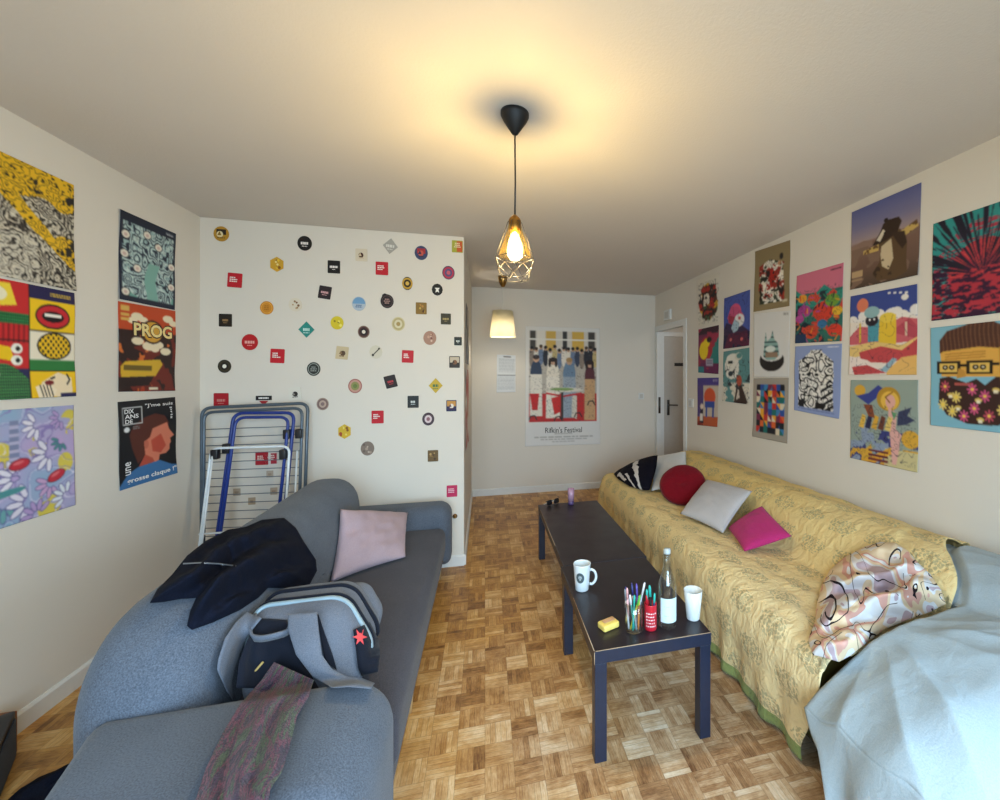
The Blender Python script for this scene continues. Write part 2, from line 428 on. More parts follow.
G().lathe((px, py, 0), [(0.024, 2.13), (0.034, 2.09), (0.055, 2.03), (0.066, 1.992), (0.0645, 1.992), (0.0535, 2.03), (0.0325, 2.09), (0.0225, 2.13)], 32, False).obj('glass_shade', M['amber'], t)
M['cage'] = flat('dark_bronze_wire', '#2a251a', 0.45, 0.0)
g.obj('wire_cage', M['cage'], t)
light('pendant_glow', 'POINT', (px, py, 2.02), 52, (1.0, 0.77, 0.39), 0.02)
# second pendant, at the far end
sx, sy = 0.19, 4.95
t = thing('pendant_lamp', (sx, sy, 1.92), 'small pendant lamp with cream drum shade hanging near the far wall', 'lamp')
G().lathe((sx, sy, 0), [(0.005, 2.47), (0.02, 2.475), (0.04, 2.515), (0.05, 2.56), (0.052, 2.5885)]).obj('ceiling_rose', M['brass'], t)
G().tube([(sx, sy, 2.475), (sx, sy, 2.19)], 0.004).obj('cord', M['white_cord'], t)
def shademat():
    n = NT('cream_shade'); f = n.noise(n.obj(), 60, 2)
    m = n.set(col=n.mix(f, '#d2c9a6', '#ded6b8'), rough=0.8, emit=0.0)
    tr = n.n('ShaderNodeBsdfTranslucent'); tr.inputs[0].default_value = (*lin(hexc('#f5efe0')), 1)
    mx = n.n('ShaderNodeMixShader'); mx.inputs[0].default_value = 0.4
    out = [q for q in n.t.nodes if q.type == 'OUTPUT_MATERIAL'][0]
    n.t.links.new(n.b.outputs[0], mx.inputs[1]); n.t.links.new(tr.outputs[0], mx.inputs[2]); n.t.links.new(mx.outputs[0], out.inputs[0])
    return m
M['shade'] = shademat()
G().lathe((sx, sy, 0), [(0.139, 1.92), (0.110, 2.205), (0.107, 2.205), (0.136, 1.922), (0.139, 1.92)], 40, cap=False).obj('lamp_shade', M['shade'], t)
g = G().lathe((sx, sy, 0), [(0.0, 2.13), (0.018, 2.13), (0.018, 2.20), (0.0, 2.2)], 16)
for k in range(3):
    a = 2 * math.pi * k / 3; g.tube([(sx, sy, 2.195), (sx + 0.108 * math.cos(a), sy + 0.108 * math.sin(a), 2.198)], 0.002, 6)
g.obj('shade_holder', M['brass'], [q for q in t.children if q.name.startswith('lamp_shade')][0])
M['bulb2'] = NT('lit_bulb_warm').set(col='#ffe9c0', emit=8.0, ecol='#ffe0a0')
G().lathe((sx, sy, 0), [(0.0, 2.03), (0.015, 2.033), (0.028, 2.055), (0.028, 2.075), (0.015, 2.11), (0.013, 2.129)], 16).obj('bulb', M['bulb2'], t)
light('far_pendant_glow', 'POINT', (sx, sy, 1.97), 5, (1.0, 0.93, 0.78), 0.03)
SC.view_settings.view_transform = 'Standard'
SC.view_settings.look = 'None'
SC.view_settings.exposure = 0.1
SC.view_settings.gamma = 1.0
SC.view_settings.use_curve_mapping = False
# small fittings on the walls
def fitting(name, c, w_, h_, n, lab, cat, rocker=True, depth=0.012):
    n = Vector(n); side = n.cross(ZA)
    fr = (c + n * depth / 2, side, ZA, n)
    t = thing(name, c - ZA * h_ / 2, lab, cat)
    v, f = slab(arc_poly([(-w_ / 2, -h_ / 2), (w_ / 2, -h_ / 2), (w_ / 2, h_ / 2), (-w_ / 2, h_ / 2)], 0.008), depth - 0.001, 0.003, fr, segs=3)
    cp_ = mesh('cover_plate', v, f, M['trim'], t)
    if rocker:
        fr2 = (c + n * (depth + 0.003), side, ZA, n)
        v, f = slab(arc_poly([(-w_ * .28, -h_ * .3), (w_ * .28, -h_ * .3), (w_ * .28, h_ * .3), (-w_ * .28, h_ * .3)], 0.004), 0.006, 0.002, fr2, segs=3)
        mesh('rocker', v, f, M['plastic'], cp_)
M['plastic'] = flat('grey_white_plastic', '#c9c6c0', 0.4, var=0.02)
fitting('light_switch', P(641, 396, y=YF), 0.08, 0.09, -YA, 'white light switch on the far wall beside the doorway', 'light switch')
fitting('light_switch', P(691.5, 403, x=XR), 0.12, 0.10, -XA, 'white light switch on the right wall between doorway and posters', 'light switch')
fitting('thermostat', P(668.7, 315, x=XR), 0.19, 0.13, -XA, 'small white square box mounted above the doorway', 'thermostat', depth=0.03)
# ================================================================== printed things
def vnoise(w, h, fx, fy, seed, octv=3):
    r = np.random.RandomState(seed); out = np.zeros((h, w)); amp = 1; tot = 0
    for o in range(octv):
        gx, gy = int(fx * 2 ** o) + 3, int(fy * 2 ** o) + 3
        gr = r.rand(gy, gx)
        x = np.linspace(0, fx * 2 ** o, w); y = np.linspace(0, fy * 2 ** o, h)
        ix, iy = x.astype(int), y.astype(int); tx, ty = x - ix, y - iy
        tx, ty = tx * tx * (3 - 2 * tx), (ty * ty * (3 - 2 * ty))[:, None]
        a = gr[iy][:, ix] * (1 - tx) + gr[iy][:, ix + 1] * tx
        b = gr[iy + 1][:, ix] * (1 - tx) + gr[iy + 1][:, ix + 1] * tx
        out += amp * (a * (1 - ty) + b * ty); tot += amp; amp *= 0.5
    return out / tot
class Cv:
    """a print painted cell by cell; u runs right, v runs down, both 0..1"""
    def __init__(s, w, h, bg):
        s.w, s.h = w * 2, h * 2
        s.a = np.empty((s.h, s.w, 3)); s.a[:] = rgb(bg)
        s.u, s.v = np.meshgrid((np.arange(s.w) + .5) / s.w, (np.arange(s.h) + .5) / s.h)
        s.asp = h / w
    def n(s, fx, fy, seed, o=3): return vnoise(s.w, s.h, fx, fy, seed, o)
    def m(s, mask, c):
        s.a[mask] = rgb(c); return s
    def rect(s, u0, v0, u1, v1, c): return s.m((s.u >= u0) & (s.u < u1) & (s.v >= v0) & (s.v < v1), c)
    def ell(s, cu, cv, ru, rv, c, rot=0.0): return s.m(s.ellm(cu, cv, ru, rv, rot), c)
    def ellm(s, cu, cv, ru, rv, rot=0.0):
        x, y = s.u - cu, (s.v - cv) * s.asp
        X = x * math.cos(rot) + y * math.sin(rot); Y = -x * math.sin(rot) + y * math.cos(rot)
        return (X / ru) ** 2 + (Y / (rv * s.asp)) ** 2 < 1
    def polym(s, pts):
        ins = np.zeros(s.u.shape, bool); k = len(pts)
        for i in range(k):
            (x0, y0), (x1, y1) = pts[i], pts[(i + 1) % k]
            if y0 == y1: continue
            c = (s.v > min(y0, y1)) & (s.v <= max(y0, y1)) & (s.u < (s.v - y0) * (x1 - x0) / (y1 - y0) + x0)
            ins ^= c
        return ins
    def poly(s, pts, c): return s.m(s.polym(pts), c)
    def linem(s, pts, t):
        r = np.zeros(s.u.shape, bool)
        for (x0, y0), (x1, y1) in zip(pts, pts[1:]):
            dx, dy = x1 - x0, (y1 - y0) * s.asp; L = dx * dx + dy * dy + 1e-9
            k = np.clip(((s.u - x0) * dx + (s.v - y0) * s.asp * dy) / L, 0, 1)
            r |= (s.u - x0 - k * dx) ** 2 + ((s.v - y0) * s.asp - k * dy) ** 2 < t * t
        return r
    def line(s, pts, t, c): return s.m(s.linem(pts, t), c)
    def txtlines(s, u0, v0, u1, v1, rows, c, seed=1, fill=0.6):
        r = random.Random(seed); dv = (v1 - v0) / rows
        for i in range(rows):
            u = u0
            while u < u1:
                l = r.uniform(.02, .09) * (u1 - u0) * 2
                s.rect(u, v0 + dv * i, min(u1, u + l), v0 + dv * (i + fill), c); u += l + .02 * (u1 - u0)
        return s
    def cells(s):
        a = s.a.reshape(s.h // 2, 2, s.w // 2, 2, 3).mean(axis=(1, 3))
        return np.where(a <= 0.04045, a / 12.92, ((a + 0.055) / 1.055) ** 2.4)

_tc = {}
def text_polys(txt, bold=0.0):
    """glyph outlines as filled faces, width normalised to 1"""
    if (txt, bold) in _tc: return _tc[(txt, bold)]
    c = bpy.data.curves.new('lettering', 'FONT'); c.body = txt; c.size = 1; c.offset = bold; c.resolution_u = 3
    o = bpy.data.objects.new('lettering', c); COL.objects.link(o)
    dg = bpy.context.evaluated_depsgraph_get(); me = o.evaluated_get(dg).to_mesh()
    V = np.array([v.co[:2] for v in me.vertices]); F = [tuple(p.vertices) for p in me.polygons]
    o.evaluated_get(dg).to_mesh_clear(); bpy.data.objects.remove(o); bpy.data.curves.remove(c)
    lo, hi = V.min(0), V.max(0); _tc[(txt, bold)] = ((V - lo) / (hi - lo), F, (hi - lo)[0] / (hi - lo)[1])
    return _tc[(txt, bold)]

def sheet(name, quad, cv, nrm, label, cat='poster', group=None, curl=0.003, texts=(), lift=0.002, seed=0):
    """paper print on a wall: quad = top-left, top-right, bottom-right, bottom-left points on the wall plane"""
    q = [Vector(p) for p in quad]; N = Vector(nrm)
    C = cv.cells(); H, Wd = C.shape[:2]
    r = random.Random(seed); ph = [r.uniform(0, 6.28) for _ in range(4)]
    def pos(u, v, up=0.0):
        p = q[0].lerp(q[1], u).lerp(q[3].lerp(q[2], u), v)
        w = lift + curl * (0.5 + 0.5 * math.sin(6.5 * v + ph[0] + 1.2 * u)) + curl * 0.6 * (2 * u - 1) ** 4 * (0.5 + 0.5 * math.sin(9 * v + ph[1]))
        w += curl * 1.3 * max(0, v - 0.8) * 5 * (0.5 + 0.5 * math.sin(ph[2] + 4 * u))
        return p + N * (w + up)
    V = []; cols = []; F = []
    for j in range(H + 1):
        for i in range(Wd + 1):
            V.append(pos(i / Wd, j / H))
    cc = np.zeros((H + 1, Wd + 1, 3)); cn = np.zeros((H + 1, Wd + 1, 1))
    for dj in (0, 1):
        for di in (0, 1): cc[dj:dj + H, di:di + Wd] += C; cn[dj:dj + H, di:di + Wd] += 1
    cols = list((cc / cn).reshape(-1, 3))
    n1 = Wd + 1
    F = [(j * n1 + i, j * n1 + i + 1, (j + 1) * n1 + i + 1, (j + 1) * n1 + i) for j in range(H) for i in range(Wd)]
    # back of the paper and its edge
    rim = [i for i in range(Wd + 1)] + [j * n1 + Wd for j in range(1, H + 1)] + [H * n1 + i for i in range(Wd - 1, -1, -1)] + [j * n1 for j in range(H - 1, 0, -1)]
    k = len(V); white = np.array(lin((0.9, 0.9, 0.88)))
    V += [V[i] - N * 0.0012 for i in rim]; cols += [white] * len(rim); m = len(rim)
    F += [(rim[a], rim[(a + 1) % m], k + (a + 1) % m, k + a) for a in range(m)]
    for ti, t in enumerate(texts):
        txt, u0, v0, u1, v1, col = t[:6]; bold = t[6] if len(t) > 6 else 0.0; rot = t[7] if len(t) > 7 else 0
        tv, tf, _ = text_polys(txt, bold); k = len(V); lc = np.array(lin(rgb(col)))
        for x, y in tv:
            if rot > 0: uu, vv_ = u0 + (u1 - u0) * y, v0 + (v1 - v0) * x          # reads downwards
            elif rot < 0: uu, vv_ = u1 - (u1 - u0) * y, v1 - (v1 - v0) * x        # reads upwards
            else: uu, vv_ = u0 + (u1 - u0) * x, v1 + (v0 - v1) * y
            V.append(pos(uu, vv_, 0.0012 + 0.0007 * ti)); cols.append(lc)
        F += [tuple(i + k for i in f) for f in tf]
    o = mesh(name, V, F, M['print'], None, True, cols)
    return tag(o, label, cat, group)
PG = 'art posters pinned to the walls'
def onw(pts, **pl): return [P(a, b, **pl) for a, b in pts]
# ---------------- left wall
wy = lambda px: P(px, 400, x=XL).y
def left_quad(r0, r1, wide=0.457):
    """near posters run out of the frame: extend them towards the viewer along the wall"""
    a, b = P(*r0, x=XL), P(*r1, x=XL)
    return [a - YA * wide, a, b, b - YA * wide]
c = Cv(110, 130, '#d9d0bc'); n1, n2, n3 = c.n(5, 6, 1, 4), c.n(9, 12, 2, 3), c.n(3, 4, 3, 2)
c.m(np.sin(n1 * 60) > 0.1, '#221d1c'); c.m((np.sin(n2 * 44 + n1 * 20) > .75), '#7d7468')
yel = (c.v < .20 + .28 * n3) | (np.abs(c.v - .36 - .62 * (c.u - .4) - .16 * (n3 - .5)) < .07) | (((c.u - .9) / .14) ** 2 + ((c.v - .62) / .10) ** 2 < 1)
c.m(yel, '#e8b824'); c.m(yel & (np.sin(n2 * 38) > .82), '#1d1a18'); c.m(yel & (n1 > .66), '#2a2422')
c.m((c.v > .62) & (c.u < .62) & (np.sin(n1 * 90 + c.v * 40) > .2) & ~yel, '#cfc8b8')
sheet('art_poster', left_quad((72.5, 185), (74, 291)), c, XA, 'yellow black and cream swirling line-art poster, topmost at the near left', group=PG, seed=1)
c = Cv(120, 110, '#c7282b')
c.rect(.5, 0, 1, .12, '#241f4d').rect(.5, .12, 1, .40, '#f0c419').rect(.5, .40, 1, .68, '#ece2cc').rect(.5, .66, 1, .76, '#2f7a3d').rect(.5, .76, 1, 1, '#f2c21c')
c.rect(0, 0, .5, .5, '#c7282b').rect(0, .27, .5, .36, '#2e8b4d').rect(0, .74, .5, 1, '#2b2a55')
chk = (np.sin(c.u * 150 + c.v * 120) * np.sin(c.u * 150 - c.v * 120) > 0)
c.m((c.u < .5) & (c.v > .27) & (c.v < .36) & chk, '#143d22'); c.m((c.u < .5) & (c.v > .36) & (c.v < .52) & (np.sin(c.u * 130) > .3), '#8e171d')
c.m((c.u < .49) & (c.v > .84 - .14 * np.sin(c.u * 6.3)) & chk, '#4f9a55'); c.m((c.u < .49) & (c.v > .84 - .14 * np.sin(c.u * 6.3)) & ~chk, '#1d2c2a')
c.poly([(.05, .04), (.32, .02), (.38, .2), (.1, .24)], '#f0d23a').ell(.2, .12, .09, .06, '#f3e9c8')
c.poly([(.05, .52), (.32, .56), (.36, .68), (.05, .64)], '#f0c419').ell(.38, .57, .055, .045, '#f4efe2').ell(.38, .67, .055, .045, '#f4efe2').ell(.39, .57, .022, .02, '#111111').ell(.39, .67, .022, .02, '#111111')
c.ell(.12, .79, .1, .05, '#ece2cc')
c.ell(.75, .26, .19, .115, '#171214').ell(.75, .26, .175, .10, '#c92630').ell(.75, .262, .12, .05, '#1a0e10').rect(.66, .235, .84, .262, '#f5efe4')
c.ell(.77, .53, .19, .125, '#1c1813'); e = c.ellm(.77, .53, .175, .112); c.m(e, '#f0c021'); c.m(e & (np.sin(c.u * 110) * np.sin(c.v * 100) > .25), '#1d1811')
c.poly([(.6, .97), (.62, .86), (.8, .77), (.95, .82), (.96, .96), (.8, 1.0)], '#f3dcb8').poly([(.55, .9), (.68, .86), (.78, .93), (.74, 1), (.58, 1)], '#f6e4c6')
c.ell(.7, .865, .05, .022, '#7a1a20').line([(.72, .83), (.76, .815)], .008, '#161214')
for k in range(4): c.line([(.6 + k * .035, .89), (.63 + k * .035, .99)], .006, '#161214')
c.line([(.9, .79), (.93, .84), (.9, .88)], .008, '#161214'); c.rect(.82, .965, 1, 1, '#2b2a55')
c.line([(.5, 0), (.5, 1)], .006, '#171214'); c.line([(0, .5), (.5, .5)], .006, '#171214'); c.line([(.5, .4), (1, .4)], .005, '#171214'); c.line([(.5, .76), (1, .76)], .005, '#171214'); c.txtlines(.72, .045, .95, .08, 2, '#e8c33a')
sheet('art_poster', left_quad((73, 293), (74.5, 396), .43), c, XA, 'pop-art poster of bright squares with red lips, an eye and a face', group=PG, seed=2)
c = Cv(100, 110, '#a9a6cf'); n1, n2 = c.n(3, 3, 11, 3), c.n(6, 7, 12, 3)
c.a[:] = (np.array(rgb('#7fb3c9')) * (1 - n1[..., None]) + np.array(rgb('#c9a0cf')) * n1[..., None])
for a, b, q in ((.28, .42, .12), (.62, .36, .09), (.95, .16, .1), (.08, .92, .12), (.72, .93, .12), (.9, .55, .08)): c.m(c.ellm(a, b, q, q * 1.2) & (n2 > .36), '#d9c552')
c.m(np.abs(np.sin(n1 * 14)) < .09, '#8f7fb8'); c.m(np.abs(np.sin(n1 * 14 + .5)) < .05, '#e4dcea')
r = random.Random(5)
def bloom(a, b, q, k, rot, n=5, out='#5f5a90'):
    for j in range(n):
        t = rot + j * 2.4 / (n - 1); x, y = a + q * math.cos(t), b - q * .9 * math.sin(t)
        c.ell(x, y, q * .62, q * .25, out, -t).ell(x, y, q * .55, q * .19, k, -t)
for a, b, q, k in ((.14, .2, .1, '#5f9a98'), (.62, .16, .1, '#e6e0ec'), (.86, .12, .08, '#b79ccb'), (.12, .42, .1, '#ddd6e6'), (.74, .44, .12, '#e3dde9'), (.86, .34, .07, '#4f8a8c'), (.24, .62, .13, '#b9a4d0'), (.42, .60, .12, '#e6e0ec'), (.3, .8, .12, '#6fa6a8'), (.52, .84, .13, '#e2dae8'), (.74, .72, .1, '#c9a3c8'), (.1, .8, .1, '#a889c0'), (.9, .88, .1, '#dfe3ec'), (.6, .98, .1, '#b79ccb')): bloom(a, b, q, k, r.uniform(0, 3))
c.poly([(.36, .1), (.44, .1), (.45, .46), (.36, .46)], '#7f86a8'); c.m(c.polym([(.36, .1), (.44, .1), (.45, .46), (.36, .46)]) & (np.sin(c.v * 90) > .3), '#b9b4d0')
for a, b, t in ((.45, .49, -.2), (.8, .66, -.4)): c.ell(a, b, .10, .05, '#7a2436', t).ell(a, b, .088, .042, '#c4303f', t).ell(a - .01, b - .015, .05, .015, '#de6a70', t)
c.ell(.3, .72, .2, .03, '#4f8f92', -.1)
sheet('art_poster', left_quad((72.5, 405), (74, 505)), c, XA, 'pastel lilac and blue poster of flowers, lowest at the near left', group=PG, seed=3)
c = Cv(90, 110, '#1c2236'); n1, n2 = c.n(4, 5, 21, 2), c.n(7, 8, 22, 2)
ins = (c.u > .05) & (c.u < .96) & (c.v > .10) & (c.v < .94)
n4 = c.n(10, 12, 24, 2); c.m(ins & (np.sin(n2 * 40 + n1 * 9) > -.55), '#a3c0c0'); c.m(ins & (np.sin(n2 * 40 + n1 * 9) > .6), '#c8dad6'); c.m(ins & (np.abs(np.sin(n4 * 30)) < .16), '#1a2030')
c.m(ins & (c.v > .5) & (np.abs(c.u - .52 - .3 * (c.v - .75) * np.sin(c.v * 9)) < .10), '#7fb0a6'); c.m(ins & (c.v > .72) & (n1 > .55), '#6fa79c')
r = random.Random(8)
for a, b in ((.1, .25), (.09, .47), (.46, .17), (.67, .27), (.93, .46), (.1, .9), (.92, .72), (.3, .6)): c.ell(a, b, .075, .05, '#151a28').ell(a, b, .064, .042, '#e9e2d4').ell(a, b + .004, .03, .02, '#d4b9b0')
c.txtlines(.8, .04, .95, .07, 2, '#c9cfd4')
sheet('art_poster', onw([(118.75, 208.75), (175, 233.75), (173.5, 310), (117.5, 298.75)], x=XL), c, XA, 'navy poster with pale teal tentacles, above the orange PROG poster', group=PG, seed=4)
c = Cv(90, 110, '#b8421d'); n1, n2 = c.n(4, 4, 31, 3), c.n(8, 8, 32, 3)
c.rect(0, 0, 1, .3, '#c4491f').rect(0, .3, 1, 1, '#6f2317'); c.m((c.v > .3) & (n1 > .55), '#a63a1e'); c.m((c.v > .3) & (n1 < .38), '#2c1412'); c.m((c.v > .35) & (n2 > .68), '#d8702f')
for a, b, q in ((.3, .14, .1), (.4, .17, .08), (.85, .12, .1), (.95, .17, .08), (.22, .19, .08), (.3, .42, .1), (.5, .47, .12), (.66, .45, .1), (.8, .52, .1), (.6, .5, .08)): c.ell(a, b, q, q * .45, '#efdfbf')
c.ell(.56, .3, .2, .14, '#3a1a12').ell(.56, .3, .17, .12, '#d9a33a')
c.poly([(.03, .72), (.1, .66), (.7, .62), (.75, .68), (.62, .82), (.04, .86)], '#d8ad2d'); c.rect(.08, .70, .55, .76, '#6f5a20'); c.poly([(.0, .84), (.6, .82), (.5, .93), (0, .95)], '#281311')
c.rect(.04, .03, .17, .09, '#d9b15a').rect(.04, .12, .17, .15, '#d9b15a').rect(.04, .17, .17, .2, '#d9b15a').rect(.5, .955, .66, .98, '#e9dcc0')
sheet('art_poster', onw([(117.5, 301), (175, 311), (174, 390.75), (117.5, 391.75)], x=XL), c, XA, 'orange red poster with yellow bus and cream lettering PROG', group=PG, seed=5,
      texts=[('PROG', .215, .195, .935, .375, '#3a1a10', .06), ('PROG', .235, .21, .915, .36, '#f0dc98', .03)])
c = Cv(90, 120, '#17161a')
c.poly([(.2, .55), (.16, .4), (.22, .3), (.38, .22), (.6, .18), (.78, .22), (.86, .32), (.82, .38), (.55, .42), (.45, .65), (.3, .75)], '#5a2b20')
c.poly([(.5, .46), (.55, .36), (.82, .31), (.86, .4), (.96, .49), (.88, .52), (.9, .57), (.87, .6), (.87, .66), (.8, .7), (.68, .7), (.66, .78), (.3, .8), (.42, .66), (.4, .5), (.46, .48)], '#dc7f63')
c.poly([(.52, .5), (.7, .44), (.8, .6), (.7, .68), (.55, .64)], '#c4503c').poly([(.3, .8), (.42, .66), (.55, .72), (.6, .8)], '#b9503c').ell(.44, .54, .04, .05, '#c96a52')
c.poly([(0, .96), (.14, .84), (.3, .79), (.68, .77), (.9, .86), (1, .88), (1, 1), (0, 1)], '#3f73a8')
c.ell(.12, .33, .045, .03, '#eeeeee').txtlines(.22, .30, .33, .34, 2, '#8a8a8a')
for a in ((.06, .075, .38, .085), (.06, .265, .38, .275)): c.rect(*a, '#e8e8e8')
c.rect(.06, .075, .075, .275, '#e8e8e8').rect(.365, .075, .38, .275, '#e8e8e8')
sheet('art_poster', onw([(117.2, 402), (174.5, 397), (176, 473), (118.6, 491)], x=XL), c, XA, 'black poster with red-toned head in profile and white French lettering', group=PG, seed=6,
      texts=[('DIX', .09, .095, .24, .145, '#f0f0f0', .02), ('ANS', .09, .155, .31, .205, '#f0f0f0', .02), ('DE', .09, .215, .21, .26, '#f0f0f0', .02), ('"J\'me suis', .42, .05, .93, .105, '#f0f0f0', .01),
             ('pris', .86, .12, .92, .27, '#f0f0f0', .01, 1), ('une', .08, .70, .17, .85, '#f0f0f0', .01, -1), ('grosse claque !"', .10, .89, .97, .965, '#f0f0f0', .02)])
# ---------------- right wall
RW = dict(x=XR)
def inkl(c, fx, fy, seed, k=22, w=.1, col='#211c22', lo=0.0):
    n = c.n(fx, fy, seed, 2); return c.m((np.abs(np.sin(n * k)) < w) & (c.v > lo) & (c.v < .97) & (c.u > .03) & (c.u < .97), col)
def rp(quad, c, label, seed, texts=()):
    return sheet('art_poster', onw(quad, **RW), c, -XA, label, group=PG, seed=seed, texts=texts)
c = Cv(44, 60, '#ddd6c8'); r = random.Random(3)
msk = ((c.u - .5) / .38) ** 2 + ((c.v - .52) / .42) ** 2 < 1 + .5 * (c.n(6, 8, 41) - .5)
msk = ((c.u - .5) / .46) ** 2 + ((c.v - .52) / .46) ** 2 < .75 + .9 * (c.n(6, 8, 41) - .35); c.m(msk, '#5a2a1c'); n1, n2 = c.n(6, 8, 42, 2), c.n(6, 8, 43, 2)
c.m(msk & (n1 > .58), '#e0b032'); c.m(msk & (n1 < .4), '#211a1c'); c.m(msk & (n2 > .62), '#b53126'); c.m(msk & (n2 < .34), '#efe6d4'); c.m(msk & (n2 < .4) & (c.v > .6), '#3f5f3a')
inkl(c, 5, 6, 201, 18, .16, lo=.1)
rp([(697.8, 280), (719.8, 272.5), (719, 322), (698.4, 327)], c, 'cream poster with dense red yellow and black cartoon cluster, uppermost nearest the doorway', 11)
c = Cv(44, 60, '#7a2750'); n1 = c.n(4, 5, 45)
c.rect(.6, 0, 1, 1, '#2f7f7a').rect(0, 0, 1, .14, '#3a1d2e').rect(0, .78, 1, 1, '#6a2352'); c.m((n1 > .6), '#a02e4a'); c.ell(.4, .46, .32, .26, '#b52d3a').ell(.28, .5, .22, .2, '#f0cf1e').ell(.42, .34, .16, .1, '#f0cf1e').ell(.55, .27, .12, .06, '#1d1a1c')
c.rect(.4, .68, .74, .84, '#a9a3b8').rect(.44, .72, .7, .74, '#6a6480').rect(.44, .77, .7, .79, '#6a6480').rect(0, .86, .3, 1, '#2e7f8a')
rp([(698.7, 329.5), (719, 325), (719, 374), (698.6, 372.5)], c, 'maroon and teal poster with a yellow figure, middle one nearest the doorway', 12)
c = Cv(44, 60, '#b9532f'); n1 = c.n(4, 5, 47)
c.rect(0, 0, 1, .16, '#4a3a8a').rect(0, .16, .3, 1, '#54407f').rect(.3, .16, 1, .8, '#c9b9a8').ell(.6, .4, .27, .19, '#d8552c').rect(.38, .48, .84, .62, '#2f4aa0').rect(.42, .6, .5, .84, '#2f4aa0').rect(.74, .6, .82, .84, '#2f4aa0')
c.rect(0, .82, 1, 1, '#c25a30').poly([(.12, .95), (.16, .65), (.28, .65), (.32, .95)], '#20182e').ell(.22, .6, .08, .06, '#e6d4c0').rect(.14, .75, .28, .9, '#e8e0d6')
c.m((n1 > .66) & (c.v > .8), '#8a2c22'); c.txtlines(.75, .04, .95, .08, 2, '#e8e0d6')
rp([(697.8, 378), (719, 377.6), (718, 427), (697.8, 425)], c, 'blue and orange poster with red round chair, lowest nearest the doorway', 13)
c = Cv(52, 70, '#4a5aa8'); n1 = c.n(5, 6, 49)
c.poly([(0, .62), (.1, .5), (.3, .55), (.45, .66), (.7, .6), (1, .74), (1, 1), (0, 1)], '#3a2c4e'); c.ell(.46, .34, .22, .17, '#d8577f').poly([(.14, .42), (.3, .2), (.55, .24), (.8, .44), (.7, .55), (.3, .5)], '#c8527c')
c.ell(.6, .5, .2, .12, '#e9e6e6').poly([(.3, .62), (.42, .46), (.62, .56), (.56, .68), (.4, .72)], '#a9c4d4').poly([(.2, .36), (.46, .42), (.34, .56), (.18, .5)], '#a5344a').ell(.62, .46, .05, .03, '#c8525a')
c.poly([(.05, 1), (.2, .72), (.9, .72), (1, .86), (1, 1)], '#5e2340'); c.m((c.v > .74) & (n1 > .58), '#2a2344').ell(.3, .84, .05, .03, '#d86a6a').ell(.72, .86, .05, .03, '#d86a6a')
inkl(c, 4, 5, 202, 12, .07)
rp([(724.6, 298.5), (750.5, 289.6), (750, 345.5), (723.7, 349)], c, 'blue poster with pink hood and white head, above the teal one', 14)
c = Cv(52, 70, '#5f8f90'); n1, n2 = c.n(4, 6, 51), c.n(9, 12, 52)
c.m(((c.u - .35) / .3) ** 2 + ((c.v - .3) / .26) ** 2 < .6 + n1 * .7, '#e8e4da'); c.ell(.6, .13, .14, .07, '#d9d4c6').ell(.63, .12, .1, .05, '#5f8f90')
c.m((c.v > .62) & (n1 > .42), '#ded6c6'); c.poly([(.45, 1), (.52, .7), (.62, .5), (.75, .72), (.95, .97), (.9, 1)], '#3a2620').ell(.62, .58, .1, .1, '#b5523c').poly([(.52, .95), (.6, .68), (.66, .9)], '#e0d2c4').rect(.2, .2, .38, .26, '#24282c').m((n2 > .7) & (c.v > .25), '#2e3338').ell(.3, .45, .09, .05, '#26303a')
inkl(c, 5, 6, 207, 14, .08, '#2c3034', .2)
rp([(723.9, 351.7), (750, 347.5), (750, 404.5), (723, 401)], c, 'teal and cream poster with brown peak, below the blue hooded one', 15)
c = Cv(60, 80, '#8f7d5a'); n1, n2 = c.n(6, 8, 55), c.n(10, 14, 56)
msk = (np.abs(c.u - .5) < .34 + .12 * (n1 - .5)) & (c.v > .2 + .25 * np.abs(c.u - .45)) & (c.v < .9)
c.m(msk, '#e6ddcc'); c.m(msk & (n1 > .56), '#a83226'); c.m(msk & (n1 < .42), '#33402f'); c.m(msk & (n2 > .63), '#231c1c'); c.m(msk & (n2 < .36), '#f2ece0'); c.ell(.77, .2, .05, .05, '#2a2426').ell(.72, .3, .05, .03, '#c98f6a').ell(.52, .5, .07, .16, '#b0281f'); c.rect(.82, .88, .94, .92, '#d0c4a6')
c.m(msk & (np.abs(np.sin(c.n(7, 9, 203, 2) * 20)) < .22), '#231c1c')
rp([(755.6, 251.6), (790.7, 240), (790, 306), (754.2, 312)], c, 'khaki poster with a red and white cartoon crowd, top of its column', 16)
c = Cv(60, 80, '#dcdad8'); c.ell(.53, .745, .34, .17, '#26201f').ell(.53, .66, .3, .1, '#dcdad8')
c.poly([(.3, .68), (.33, .44), (.36, .3), (.4, .45), (.5, .4), (.55, .28), (.6, .42), (.7, .48), (.74, .66), (.62, .74), (.4, .74)], '#8fb3ae').m(c.polym([(.3, .68), (.33, .44), (.36, .3), (.4, .45), (.5, .4), (.55, .28), (.6, .42), (.7, .48), (.74, .66), (.62, .74), (.4, .74)]) & (np.sin(c.v * 85) > .35), '#3f5a5c')
c.rect(.36, .62, .7, .7, '#9a7f6a').ell(.5, .57, .14, .05, '#d9e2de'); c.txtlines(.82, .03, .95, .06, 2, '#5a5a5a')
rp([(754.2, 313.4), (790.7, 310.6), (789.3, 376.7), (754, 377)], c, 'pale grey poster with mint castle over black half disc', 17)
c = Cv(60, 80, '#a59c90'); r = random.Random(17); cols = ['#c8342a', '#e7a52e', '#2d4fa0', '#1f6f6a', '#e0d2b8', '#7a2c4a', '#1d1c26', '#d8622c', '#3f84b8', '#1d1c26']
